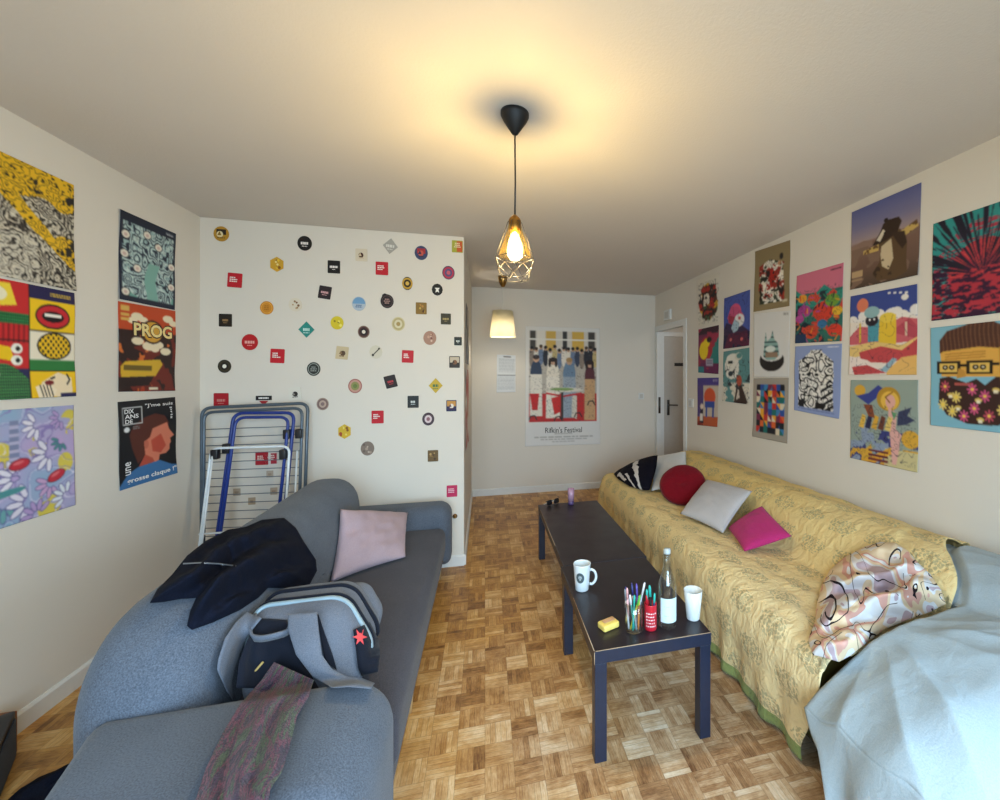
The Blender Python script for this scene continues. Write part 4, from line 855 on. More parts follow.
mats = [
 (221.5, 234, 'c', 7.6, ['#b98a2e', '#2a211a', '#e8d9a8', '#8a6a24'], 'gold round beer mat, highest at the far left of the sticker wall', 0, 'scene'),
 (304.8, 243.4, 'c', 7.4, [BK, WH], 'black round beer mat with white script, near the ceiling', 0, 'mid'),
 (277, 264.4, 'h', 7.6, ['#d0a030', '#8a5a20', '#efdc90', '#e8c23a'], 'yellow gold hexagonal beer mat near the top left', 0, 'blot'),
 (235, 280.3, 's', 7.2, [RED, WH], 'red square beer mat, highest one at the left edge', 0.05, 'text'),
 (334, 267, 's', 6.4, [BK, WH], 'black square beer mat with bold white script across the middle', 0, 'mid'),
 (325, 292.5, 's', 6.4, ['#2c2226', '#d0a0a4', '#b0898c'], 'dark square beer mat with pink grey print, slightly tilted', 0.14, 'mid'),
 (266.9, 307.9, 'c', 6.7, ['#d08a2c', '#e8ae4c', '#b0701c'], 'orange round beer mat at upper left', 0, 'ring2'),
 (295.4, 304.7, 'b', 6.8, ['#ddd3c0', '#9a7a54', '#7c5a3a', '#b89468'], 'cream round beer mat with scattered brown marks', 0, 'blot'),
 (225.6, 320.3, 's', 6.4, ['#211a14', '#9a7a50'], 'dark brown square beer mat at the left edge below a red one', 0, 'mid'),
 (306.6, 329.6, 'd', 8.2, ['#2c8a80', '#bfe0d8'], 'teal diamond beer mat', 0, 'mid'),
 (250, 342.2, 'c', 8.1, ['#b81d24', '#e8a8a0'], 'red round beer mat', 0, 'mid'),
 (277.6, 356, 's', 7.1, [RED, WH], 'red square beer mat just right of and below the red round one', 0.04, 'text'),
 (337.2, 322.9, 'c', 6.7, ['#d8c22c', '#8a7a1c', '#f0e46c'], 'bright yellow round beer mat', 0, 'blot'),
 (361.5, 255, 's', 6.2, ['#d8cbb4', '#d8cbb4', '#4a2c24', '#d0bc9c'], 'cream square beer mat with small dark centre blot', 0, 'scene'),
 (390.4, 246.2, 'd', 8.0, ['#a8a49c', '#dcd8d0'], 'grey white diamond beer mat near the ceiling', 0.1, 'mid'),
 (382, 268.5, 's', 6.6, [RED, WH], 'red square beer mat below the grey white diamond', 0, 'text'),
 (421.3, 253, 'c', 7.1, ['#3c4468', '#a83238', '#c8584a', '#3c2c44'], 'red and dark blue round beer mat near the top right', 0, 'scene'),
 (457.4, 246.6, 's', 6.0, ['#a8a83c', '#c85a2c', '#e8d8b0'], 'olive and orange square beer mat on the top right corner', 0, 'split'),
 (448.5, 272.8, 'c', 6.8, ['#4a3a5c', '#b8344c', '#5a4c78', '#c85a6a'], 'purple and crimson round beer mat on the right edge', 0, 'ring'),
 (407.4, 283.5, 'o', 6.6, ['#2c2418', '#c49a34', '#3c2c18', '#d8b04c'], 'oval gold and black beer mat', 0, 'ring'),
 (437.3, 289.7, 'b', 6.0, [BK, '#e9e6e0'], 'black beer mat with white animal head shape', 0, 'cow'),
 (387.2, 301.3, 'l', 7.0, ['#241c1c', '#5c4644', '#a8847c'], 'dark brown round beer mat with a pointed tip', 0, 'ring2'),
 (359, 303.8, 'c', 7.1, ['#b0bcc8', '#6f9cc4', '#4c6c94'], 'pale blue and white round beer mat', 0, 'half'),
 (421.3, 308.4, 's', 5.9, ['#8a6a2c', '#c8a44c', '#5a3c1c', '#b8843c'], 'golden brown square beer mat in the right half', 0, 'blot'),
 (445.9, 319, 's', 5.5, ['#3a3420', '#a8945c'], 'dark olive square beer mat on the right edge', 0, 'mid'),
 (398.4, 324, 'c', 7.1, ['#d0c49c', '#b8a878', '#d8ceac', '#a89058'], 'beige round beer mat right of the middle', 0, 'ring'),
 (363.8, 331.9, 'c', 6.2, ['#8a6c5c', '#4c302c', '#2a1a1a', '#e0d4c4'], 'brown ring-patterned round beer mat with pale dot', 0, 'ring'),
 (429.9, 338, 'c', 7.0, ['#a8806c', '#d8bca8', '#7c4c44', '#c49c84'], 'dusty pink round beer mat in the right half', 0, 'blot'),
 (458, 341.2, 's', 4.2, ['#1c2420', '#d8dcd4'], 'small black square beer mat by the wall corner', 0, 'mid'),
 (342.2, 352.9, 's', 6.4, ['#cbb894', '#cbb894', '#5c4434', '#8a6c4c'], 'beige square beer mat with dark round figure', 0.1, 'scene'),
 (375.9, 352, 'b', 6.8, ['#d4ccb8', '#4c443c'], 'cream round beer mat with a dark diagonal stroke', 0, 'diag'),
 (407.8, 356.5, 's', 6.2, [RED, WH], 'red square beer mat right of the cream one with diagonal stroke', 0.03, 'text'),
 (454.6, 362, 's', 5.8, ['#2c2018', '#c4b49c', '#7c5030', '#3c2c20'], 'black and brown picture square beer mat near the wall corner', 0, 'scene'),
 (224.7, 366.3, 'c', 6.6, ['#2c2820', '#3a3424', '#24201c', '#ece8dc'], 'black ring round beer mat with white hole centre', 0, 'ring'),
 (313.8, 369, 'c', 6.9, ['#2c302c', '#a8aca4', '#8c908c'], 'charcoal round beer mat with grey lettering', 0, 'ring2'),
 (221.3, 400.4, 's', 7.3, ['#a81c28', '#c87c74'], 'red square beer mat on the top left bar of the drying rack', 0, 'mid'),
 (264, 398, 'c', 8.0, ['#dcd6cc', '#a82c30'], 'white beer mat with black band above the drying rack', 0, 'shield'),
 (295, 393.8, 's', 6.3, ['#ddd8cc', '#ddd8cc', '#2c2824', '#8c847c'], 'white square beer mat with black figure above the drying rack', -0.12, 'scene'),
 (322.8, 404, 'c', 6.2, ['#a48c7c', '#7c6460', '#bca494', '#846c6c'], 'taupe round beer mat right of the drying rack', 0, 'ring'),
 (262, 458.5, 's', 6.4, ['#b02430', '#e8d8d0'], 'left red square beer mat seen behind the drying rack wires', 0, 'text'),
 (271.5, 458.5, 's', 6.0, ['#e0d4cc', '#b0303c'], 'right red and white square beer mat seen behind the drying rack wires', 0, 'split'),
 (237, 492, 's', 3.6, ['#b0a08c', '#8a7460'], 'leftmost small tan beer mat low behind the drying rack', 0, 'mid'),
 (252, 501, 's', 3.6, ['#b09c84', '#8a7054'], 'small tan beer mat lowest behind the drying rack', 0, 'mid'),
 (274, 491, 's', 3.6, ['#b4a08c', '#94745c'], 'right small tan beer mat low behind the drying rack', 0, 'mid'),
 (270, 474, 's', 3.4, ['#c0ac98', '#a08068'], 'small tan beer mat just under the red pair behind the rack', 0, 'mid'),
 (355.2, 386, 'c', 7.2, ['#a4645c', '#c49484', '#8c8c54', '#6c7c44'], 'terracotta round beer mat with olive centre', 0, 'ring'),
 (390.7, 381.6, 's', 6.2, ['#2c2424', '#b83840', '#8c8c90'], 'black square beer mat with red print, tilted to the left', -0.25, 'mid'),
 (435.7, 385.6, 'd', 7.6, ['#c4a42c', '#3f6c44', '#e8d88c'], 'yellow and green diamond beer mat', 0, 'mid'),
 (413.2, 401.8, 's', 6.0, ['#24282a', '#c8ccca'], 'black square beer mat with white script, lower right', 0, 'mid'),
 (451.4, 405.7, 's', 5.6, ['#241f48', '#c48c3c', '#e0d8cc', '#5c2c3c'], 'navy gold and white square beer mat near the wall corner', 0, 'scene'),
 (377.7, 417, 's', 6.4, [RED, WH], 'lowest red square beer mat in the middle of the wall', 0, 'text'),
 (428.3, 419, 'c', 6.5, ['#3c2c34', '#4c3840', '#d8c4c4', '#8c5c64'], 'dark ring round beer mat with whitish centre, lower right', 0, 'ring'),
 (344.6, 431.5, 'h', 7.4, ['#d4b034', '#8c5c24', '#e8d46c', '#a8482c'], 'yellow hexagonal beer mat above the sofa', 0, 'blot'),
 (367.6, 448.4, 'c', 7.1, ['#847468', '#a89484', '#6c5c54', '#bcac9c'], 'grey brown round beer mat, lowest round one', 0, 'blot'),
 (433, 455.8, 's', 5.7, ['#6c5430', '#b8945c', '#4c3420', '#8c6c3c'], 'brown gold square beer mat above the sofa arm', 0, 'blot'),
 (452, 491, 's', 5.8, ['#c02c58', '#ecc4d0'], 'magenta square beer mat, lowest by the wall corner', 0, 'text'),
]
for m_ in mats: coaster(*m_)
# ================================================================== sofa on the left
def vf(g): return (g.v, g.f)
sofa = thing('sofa', (-0.67, 2.3, 0), 'grey fabric sofa with low rounded arms along the left side of the room', 'sofa')
BV = []                                  # what soft things are laid on
def solid(name, v, f, mat, parent, **kw):
    BV.append((list(v), list(f))); return mesh(name, v, f, mat, parent, **kw)
# base and seat
v, f = slab(arc_poly([(-1.02, 1.40), (-0.29, 1.40), (-0.29, 3.30), (-1.02, 3.30)], 0.05), 0.12, 0.02, (ZA * 0.21, XA, YA, ZA))
mesh('base', v, f, M['sofa_seat'], sofa)
v, f = slab(arc_poly([(-0.86, 1.47), (-0.265, 1.47), (-0.265, 3.245), (-0.86, 3.245)], 0.05), 0.19, 0.05, (ZA * 0.345, XA, YA, ZA), 0.015, 0)
solid('seat_cushion', v, f, M['sofa_seat'], sofa)
# back: one long panel with round upper corners, leaning back a little
vv = Vector((-0.005, 0, 0.56)).normalized()
bo = arc_poly([(1.44, 0.0), (3.25, 0.0), (3.25, 0.598), (2.3, 0.592), (1.44, 0.545)], [0.06, 0.06, 0.24, 0.3, 0.42], 12)
v, f = slab(bo, 0.31, 0.13, (Vector((-0.935, 0, 0.265)), YA, vv, YA.cross(vv)), 0.03, 0.01, 7)
solid('backrest', v, f, M['sofa'], sofa)
def arm(y0, y1, x0, x1, top, rf):
    o = arc_poly([(x0, 0.15), (x1, 0.15), (x1, top), (x0, top)], [0.05, 0.05, rf, 0.045], 10)
    return slab(o, y1 - y0, 0.085, (Vector((0, (y0 + y1) / 2, 0)), XA, ZA, XA.cross(ZA)), 0.012, None, 7)
v, f = arm(1.02, 1.485, -1.0, -0.262, 0.60, 0.13)
v = [Vector((p.x + 0.30 * max(0, 1.46 - p.y) * min(1, max(0, (-0.5 - p.x) / 0.5)), p.y, p.z)) for p in v]
solid('armrest', v, f, M['sofa'], sofa)
v, f = arm(3.235, 3.49, -1.02, -0.235, 0.575, 0.09); solid('armrest', v, f, M['sofa'], sofa)
for x, y in ((-0.33, 3.40), (-0.33, 2.1), (-0.33, 1.12), (-1.0, 3.4), (-1.0, 1.12)):
    G().lathe((x, y, 0), [(0.016, 0), (0.026, 0.155)], 14).obj('leg', M['wood'], sofa)

# ================================================================== drying rack against the alcove wall
rack = thing('drying_rack', (-1.52, 3.35, 0), 'folded clothes drying rack leaning on the sticker wall behind the sofa', 'drying rack')
def on_rack(px, py, off=0.0):
    """the rack leans: plane from (y 3.30, floor) up to (y 3.53, 1.3 m)"""
    d = ray(px, py); k = (3.53 - 3.30) / 1.3; s = (3.30 + k * HC) / (d.y - k * d.z)
    return Vector((0, 0, HC)) + d * s - YA * off
def smooth_path(pts, rad, **kw):
    """3D polyline with rounded bends"""
    out = [pts[0]]
    for a, b, c in zip(pts, pts[1:], pts[2:]):
        r = min(rad, (b - a).length * .45, (c - b).length * .45); p, q = b + (a - b).normalized() * r, b + (c - b).normalized() * r
        for k in range(7): t = k / 6; out.append(p * (1 - t) ** 2 + b * 2 * t * (1 - t) + q * t * t)
    return out + [pts[-1]]
M['rack_grey'] = flat('blue_grey_tube', '#56636f', 0.35, 0.3)
M['rack_blue'] = flat('blue_tube', '#1d3684', 0.35)
M['rack_white'] = flat('white_tube', '#dfe6ea', 0.35)
M['wire'] = flat('coated_wire', '#565e68', 0.4)
def loop(pts, r, mat, name, off, rad=0.06):
    G().tube(smooth_path([on_rack(a, b, off) for a, b in pts], rad), r, 8).obj(name, mat, rack)
def foot(px, off): d = on_rack(px, 560, off); return px
loop([(201.5, 600), (202, 408), (308, 403), (302, 590)], 0.011, M['rack_grey'], 'outer_frame', 0.0)
loop([(206, 600), (206.5, 412), (304, 407.5), (298.5, 590)], 0.010, M['rack_grey'], 'outer_frame', 0.028)
loop([(214, 590), (238, 412.5), (297.5, 412), (280, 590)], 0.011, M['rack_blue'], 'leg_frame', 0.05)
loop([(219, 590), (242, 416.5), (293.5, 416), (275.5, 590)], 0.010, M['rack_blue'], 'leg_frame', 0.075)
loop([(203, 590), (220, 446), (295.5, 444), (287, 590)], 0.008, M['rack_white'], 'wing_frame', 0.095, 0.05)
loop([(209, 560), (222, 450)], 0.006, M['rack_white'], 'wing_frame', 0.10)
loop([(299, 560), (302.5, 450)], 0.006, M['rack_white'], 'wing_frame', 0.02)
loop([(294, 560), (299, 450)], 0.006, M['rack_white'], 'wing_frame', 0.03)
loop([(208, 529), (285, 524)], 0.006, M['rack_white'], 'wing_frame', 0.095)
for k in range(17):
    y = 427 + k * 8.2; x0 = 206.5; x1 = 303.5 - (y - 410) * 0.04
    loop([(x0, y + 2.2), (x1, y - 1.2)], 0.0028, M['wire'], 'wire', 0.014)
for px, py, off in ((232, 447, 0.06), (291, 433, 0.06), (301, 433, 0.03), (223, 452, 0.085), (289, 452, 0.085)):
    c = on_rack(px, py, off); G().box(c - Vector((0.02, 0.022, 0.032)), c + Vector((0.02, 0.022, 0.032)), 0.006).obj('hinge', M['black'], [q for q in rack.children if q.name.startswith('leg_frame')][0])

# ================================================================== low tables
def tablemat():
    n = NT('black_brown_laminate'); v = n.obj()
    gr = n.noise(n.scale(v, (30, 2, 30)), 6, 4, 0.6)
    col = n.mix(gr, '#17131a', '#2b2228')
    return n.set(col=col, rough=n.math('ADD', 0.24, n.math('MULTIPLY', n.noise(v, 9, 3), 0.2)), spec=0.45)
M['table'] = tablemat()
M['edge'] = flat('worn_fibreboard_edge', '#a98f72', 0.7)
M['daylit_blue'] = flat('daylit_blue_laminate', '#1a2236', 0.35, var=0.12)  # bluish daylight put into the colour, for legs and tabletop sides
ZT = 0.435
def low_table(x0, x1, y0, y1, label, wear):
    t = thing('coffee_table', ((x0 + x1) / 2, (y0 + y1) / 2, 0), label, 'coffee table', 'black low tables end to end')
    tt = G().box((x0, y0, ZT - 0.052), (x1, y1, ZT), 0.003).obj('tabletop', [M['table'], M['daylit_blue']], t, smooth=False)
    for p in tt.data.polygons: p.material_index = 0 if abs(p.normal.z) > 0.9 else 1  # same laminate all round; upright faces are coloured bluer for the daylight on them
    for x in (x0 + 0.002, x1 - 0.05):
        for y in (y0 + 0.002, y1 - (0.10 if y0 < 2 else 0.05)): G().box((x, y, 0), (x + 0.048, y + 0.048, ZT - 0.0525), 0.002).obj('leg', M['daylit_blue'], t, smooth=False)
    if wear:
        g = G()
        for a, b in wear: g.tube([a, b], 0.0016, 5)
        g.obj('worn_edge', M['edge'], tt, label='chipped pale edge')
TX0, TX1, TY0, TYM, TY1 = 0.408, 0.906, 1.636, 2.415, 3.61
e = 0.0008
low_table(TX0, TX1, TY0, TYM - 0.002, 'nearer black low table with mug, pens and bottle on it',
          [((TX0 + .004, TY0 - e, ZT + e), (TX1 - .004, TY0 - e, ZT + e)), ((TX0 - e, TY0 + .004, ZT + e), (TX0 - e, TY0 + .42, ZT + e)), ((TX0 - e, TY0 - e, ZT - .003), (TX0 - e, TY0 - e, ZT - .05))])
low_table(TX0 + 0.015, TX1 + 0.012, TYM + 0.002, TY1, 'farther black low table with a pink tumbler at its far end', [((TX0 + .014, TYM + .3, ZT + e), (TX0 + .014, TY1 - .15, ZT + e))])

# ================================================================== sofa on the right, under throws
rsofa = thing('sofa', (1.7, 2.9, 0), 'long sofa along the right wall, hidden under yellow and pale blue covers', 'sofa')
M['dark_cloth'] = fabric('dark_olive_upholstery', '#5a5228', '#746a34')
def prism(pts, y0, y1):
    n = len(pts); g = G()
    return g.add([(x, y0, z) for x, z in pts] + [(x, y1, z) for x, z in pts], [tuple(range(n)), tuple(range(n, 2 * n))[::-1]] + [(i, (i + 1) % n, n + (i + 1) % n, n + i) for i in range(n)])
prism([(1.26, 0.05), (1.26, 0.38), (1.80, 0.38), (2.17, 0.38), (2.17, 0.05)], 1.44, 4.36).obj('seat', M['dark_cloth'], rsofa, smooth=False)
prism([(1.87, 0.385), (1.95, 0.60), (2.04, 0.63), (2.17, 0.62), (2.17, 0.385)], 1.44, 4.06).obj('backrest', M['dark_cloth'], rsofa, smooth=False)
prism([(1.20, 0.05), (1.20, 0.24), (1.30, 0.36), (1.50, 0.45), (2.17, 0.47), (2.17, 0.05)], 1.06, 1.285).obj('armrest', M['dark_cloth'], rsofa, smooth=False)
for x in (1.27, 2.12):
    for y in (1.6, 4.25): G().box((x, y, 0), (x + .05, y + .05, 0.049)).obj('foot', M['black'], rsofa)
def spline(keys, n):
    """Catmull-Rom through 2D keys, n points evenly in length"""
    K = [Vector(k) for k in keys]; K = [K[0] * 2 - K[1]] + K + [K[-1] * 2 - K[-2]]; pts = []
    for i in range(1, len(K) - 2):
        for j in range(24):
            t = j / 24; a, b, c, d = K[i - 1:i + 3]
            pts.append(0.5 * ((2 * b) + (c - a) * t + (2 * a - 5 * b + 4 * c - d) * t * t + (3 * b - a - 3 * c + d) * t ** 3))
    pts.append(K[-2]); L = [0]
    for a, b in zip(pts, pts[1:]): L.append(L[-1] + (b - a).length)
    out = []; j = 0
    for i in range(n):
        s = L[-1] * i / (n - 1)
        while j < len(L) - 2 and L[j + 1] < s: j += 1
        out.append((pts[j].lerp(pts[j + 1], (s - L[j]) / max(1e-9, L[j + 1] - L[j])), s))
    return out
def throwmat():
    n = NT('yellow_throw_print'); U, V, Z = n.sep(n.uv())       # metres along the sofa, metres over it
    def motif(pu, pv, off):
        gu, gv = n.math('DIVIDE', U, pu), n.math('DIVIDE', V, pv)
        row = n.math('FLOOR', gv); gu = n.math('ADD', gu, n.math('ADD', n.math('MULTIPLY', n.math('FLOORED_MODULO', row, 2.0), 0.5), off))
        fu, fv = n.math('SUBTRACT', n.math('FRACT', gu), 0.5), n.math('SUBTRACT', n.math('FRACT', gv), 0.5)
        return fu, fv
    fu, fv = motif(0.235, 0.165, 0.13)
    rad = n.math('SQRT', n.math('ADD', n.math('POWER', n.math('MULTIPLY', fu, 0.92), 2.0), n.math('POWER', n.math('MULTIPLY', fv, 1.12), 2.0)))
    ang = n.math('ARCTAN2', fv, fu)
    pet = n.math('MULTIPLY', n.math('SINE', n.math('MULTIPLY', ang, 9.0)), n.math('SINE', n.math('MULTIPLY', rad, 62.0)))
    vo = n.n('ShaderNodeTexVoronoi'); n.put(vo.inputs['Vector'], n.comb(n.math('MULTIPLY', U, 62.0), n.math('MULTIPLY', V, 62.0))); vo.inputs['Scale'].default_value = 1.0
    leaf = n.math('LESS_THAN', vo.outputs[0], 0.43)
    edge = n.math('LESS_THAN', n.math('ADD', rad, n.math('MULTIPLY', n.math('SUBTRACT', n.noise(n.uv(), 20, 3, 0.65), 0.5), 0.42)), 0.34)
    mk = n.math('MULTIPLY', edge, n.math('MAXIMUM', n.math('MULTIPLY', leaf, 0.85), n.math('MULTIPLY', n.math('GREATER_THAN', pet, 0.25), 0.7)))
    base = n.mix(n.noise(n.uv(), 1.7, 3), '#d9b45c', '#e8cf8e')
    # the base colour of the cloth gets paler to the near front
    pale_mix = n.math('MINIMUM', n.math('MAXIMUM', n.math('SUBTRACT', 1.15, n.math('ADD', n.math('MULTIPLY', U, 0.35), n.math('MULTIPLY', n.math('ABSOLUTE', n.math('SUBTRACT', V, 0.35)), 0.55))), 0.0), 1.0)
    base = n.mix(n.math('MULTIPLY', pale_mix, 0.7), base, '#ead9b0')
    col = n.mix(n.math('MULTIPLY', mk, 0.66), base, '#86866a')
    hem = n.math('LESS_THAN', V, 0.055)
    col = n.mix(hem, col, '#8d9a5c')
    n.bump(n.noise(n.scale(n.uv(), (7, 5, 1)), 3.0, 4, 0.6, 0.8), 0.55, 0.04)
    return n.set(col=col, rough=0.9, spec=0.12, sheen=0.1)
M['throw'] = throwmat()
def sstep(a, b, x): t = min(1, max(0, (x - a) / (b - a))); return t * t * (3 - 2 * t)
def fbm(p, k=1.0, o=3): return mn.fractal(Vector(p) * k, 1.0, 2.0, o)
def near_edge(x, s): return 1.43 - 0.105 * sstep(0.0, 0.36, s) + 0.012 * sstep(1.32, 1.42, x) + 0.22 * sstep(1.80, 2.1, x) + 0.004 * math.sin(s * 19)
def yellow_throw():
    NY, NS = 190, 130
    prof = [(1.172, 0.018), (1.165, 0.16), (1.16, 0.33), (1.20, 0.44), (1.30, 0.468), (1.50, 0.455), (1.66, 0.447), (1.735, 0.462), (1.80, 0.55), (1.87, 0.66), (1.98, 0.715), (2.10, 0.715), (2.20, 0.69), (2.225, 0.60)]
    line = spline(prof, NS); pts = []; uv = []
    y_far = 4.46
    for i in range(NY):
        a = i / (NY - 1)
        for p, s in line:
            x, z = p.x, p.y
            # near edge runs slantwise: further back near the wall
            y_near = near_edge(x, s)
            y = y_near + (y_far - y_near) * a
            hump = min(1, max(0, (4.24 - y) / 0.10)); hump = hump * hump * (3 - 2 * hump)     # the back stops before the far end
            if x > 1.70: z = 0.447 + (z - 0.447) * hump if z > 0.447 or hump > .5 else z
            fr = max(0, 1 - s / 0.42)                         # hanging front: vertical folds
            w = fr * (0.008 * math.sin(y * 17 + 2.2 * math.sin(y * 3.1)) + 0.008 * math.sin(y * 39 + s * 4)) * (0.4 + fr)
            fold = 0.010 * fbm((y * 1.6, s * 3.4, 0.3), 2.2) + 0.007 * math.sin(9 * (y * 0.8 + s * 1.9) + 3 * fbm((y, s, 5), 1.5))
            near = max(0, 1 - a / 0.22); fold += near * 0.018 * math.sin(26 * (s - 0.5 * y) + 2 * fbm((y, s, 9), 3))
            top = min(1, s / 0.40)
            q = Vector((x - w - 0.4 * (1 - top) * fold, y, max(0.008, z + top * abs(fold) * 0.9)))
            if a > 0.985:                                      # falls over the far end
                k = (a - 0.985) / 0.015; q.z = q.z * (1 - k) + 0.15 * k; q.y = y_far + 0.03 * k
            pts.append(q); uv.append((y - 1.3, s))
    g = G().grid(pts, NY, NS)
    return g, uv
g, uv = yellow_throw()
yt = g.obj('throw_cover', M['throw'], None, uvs=uv)
sm = yt.modifiers.new('cloth_thickness', 'SOLIDIFY'); sm.thickness = 0.003; sm.offset = -1
tag(yt, 'yellow throw with grey-green flower print and green hem over the long sofa', 'throw')
BT = BVHTree.FromPolygons([tuple(v) for v in g.v], g.f)

M['sheet'] = fabric('pale_blue_sheet', '#94a3ac', '#adb9c0', 260, 0.9, 0.85, 0.5)
PROF = None
def zprof(x):
    global PROF
    if PROF is None: PROF = [(p.x, p.y) for p, q in spline([(1.50, 0.455), (1.66, 0.447), (1.735, 0.462), (1.80, 0.55), (1.87, 0.66), (1.98, 0.715), (2.10, 0.715), (2.20, 0.69), (2.24, 0.62)], 90)]
    return float(np.interp(x, [a for a, b in PROF], [b for a, b in PROF]))
def blue_sheet():
    NX, NY = 150, 160; pts = []; keep = []
    for i in range(NX):
        u = i / (NX - 1)
        for j in range(NY):
            v = j / (NY - 1)
            x = 1.085 + 1.145 * u; y = 0.55 + 1.17 * v
            ridge = float(np.interp(x, [1.085, 1.144, 1.275, 1.38, 1.5, 1.75, 2.0, 2.3], [.335, .385, .468, .525, .563, .59, .60, .605]))
            hang = 1 - sstep(0.8, 1.15, y)
            arm = ridge * (0.06 + 0.94 * sstep(0.45, 1.0, y)) - 0.02 * sstep(1.29, 1.33, y)
            tri = lambda t: abs(((t / math.pi) % 2) - 1) ** 1.7              # sharp creases, flat between
            ang = math.atan2(1.36 - y, x - 1.47); rad = math.hypot(1.30 - y, x - 1.47)
            k = tri(ang * 5.2 + 0.9 + 0.7 * fbm((x, y, 2), 1.2)); k2 = tri(ang * 9.5 + 1.1 * fbm((x, y, 6), 1.6))
            fold = min(1, rad * 1.9) * (1 - 0.5 * sstep(1.5, 2.0, x)) * (0.095 * k + 0.05 * k2) + 0.012 * fbm((x * 1.2, y * 1.2, 7), 3.0)
            fold *= 1 - 0.75 * sstep(1.16, 1.28, y)
            fold += 0.008 * tri(46 * (x * .6 + y * .8) + 5 * fbm((x, y, 1), 2.0)) * sstep(1.3, 1.7, x) * (0.3 + 0.7 * sstep(0.75, 1.1, y))
            za = arm + max(-0.004, fold)
            zb = 0
            if x > 1.74: yn = 1.337 + 0.22 * sstep(1.80, 2.1, x); zb = zprof(x) + (0.010 - 0.034 * sstep(yn - 0.06, yn - 0.015, y)) + 0.004 * tri(50 * x + 30 * y)
            z = max(za, zb) if y < 1.335 else zb
            xx = x - 0.02 * math.sin(y * 26) * (1 - sstep(1.085, 1.25, x)) * hang
            pts.append(Vector((xx, y, max(0.012, z)))); keep.append(not (y > 1.312 and x < 1.80) and (x < 1.80 or y < 1.337 + 0.22 * sstep(1.80, 2.1, x) + 0.06) and not (x > 2.17 and y > 1.48))
    # left hem hangs to the floor along the arm's front
    g = G(); g.v = pts
    idx = lambda i, j: i * NY + j
    for i in range(NX - 1):
        for j in range(NY - 1):
            if keep[idx(i, j)] and keep[idx(i + 1, j + 1)] and keep[idx(i, j + 1)] and keep[idx(i + 1, j)]: g.f.append((idx(i, j), idx(i + 1, j), idx(i + 1, j + 1), idx(i, j + 1)))
    jm = max(j for j in range(NY) if keep[idx(0, j)])
    k0 = len(g.v); R = 26
    for j in range(jm + 1):
        p = pts[idx(0, j)]; t = j / jm
        zb = 0.012 + 0.20 * sstep(0.80, 1.0, t) ** 2
        for r in range(R):
            q = r / (R - 1); z = p.z + (min(p.z, zb) - p.z) * q
            g.v.append(Vector((p.x - 0.012 * math.sin(q * 3.14) - 0.035 * q * (0.4 + 0.6 * math.sin(j * .28 + 1.2)) - .012 * q, p.y - 0.12 * q * sstep(.6, 1, t), z)))
    for j in range(jm):
        for r in range(R - 1): g.f.append((k0 + j * R + r, k0 + j * R + r + 1, k0 + (j + 1) * R + r + 1, k0 + (j + 1) * R + r))
    used = sorted({i for f in g.f for i in f}); mp = {a: b for b, a in enumerate(used)}
    h = G(); h.v = [g.v[i] for i in used]; h.f = [tuple(mp[i] for i in f) for f in g.f]
    return h
g = blue_sheet()
bs = g.obj('bed_sheet', M['sheet'])
sm = bs.modifiers.new('cloth_thickness', 'SOLIDIFY'); sm.thickness = 0.003; sm.offset = -1
tag(bs, 'rumpled pale blue sheet over the near arm and back of the right sofa', 'sheet')
BS = BVHTree.FromPolygons([tuple(v) for v in g.v], g.f)
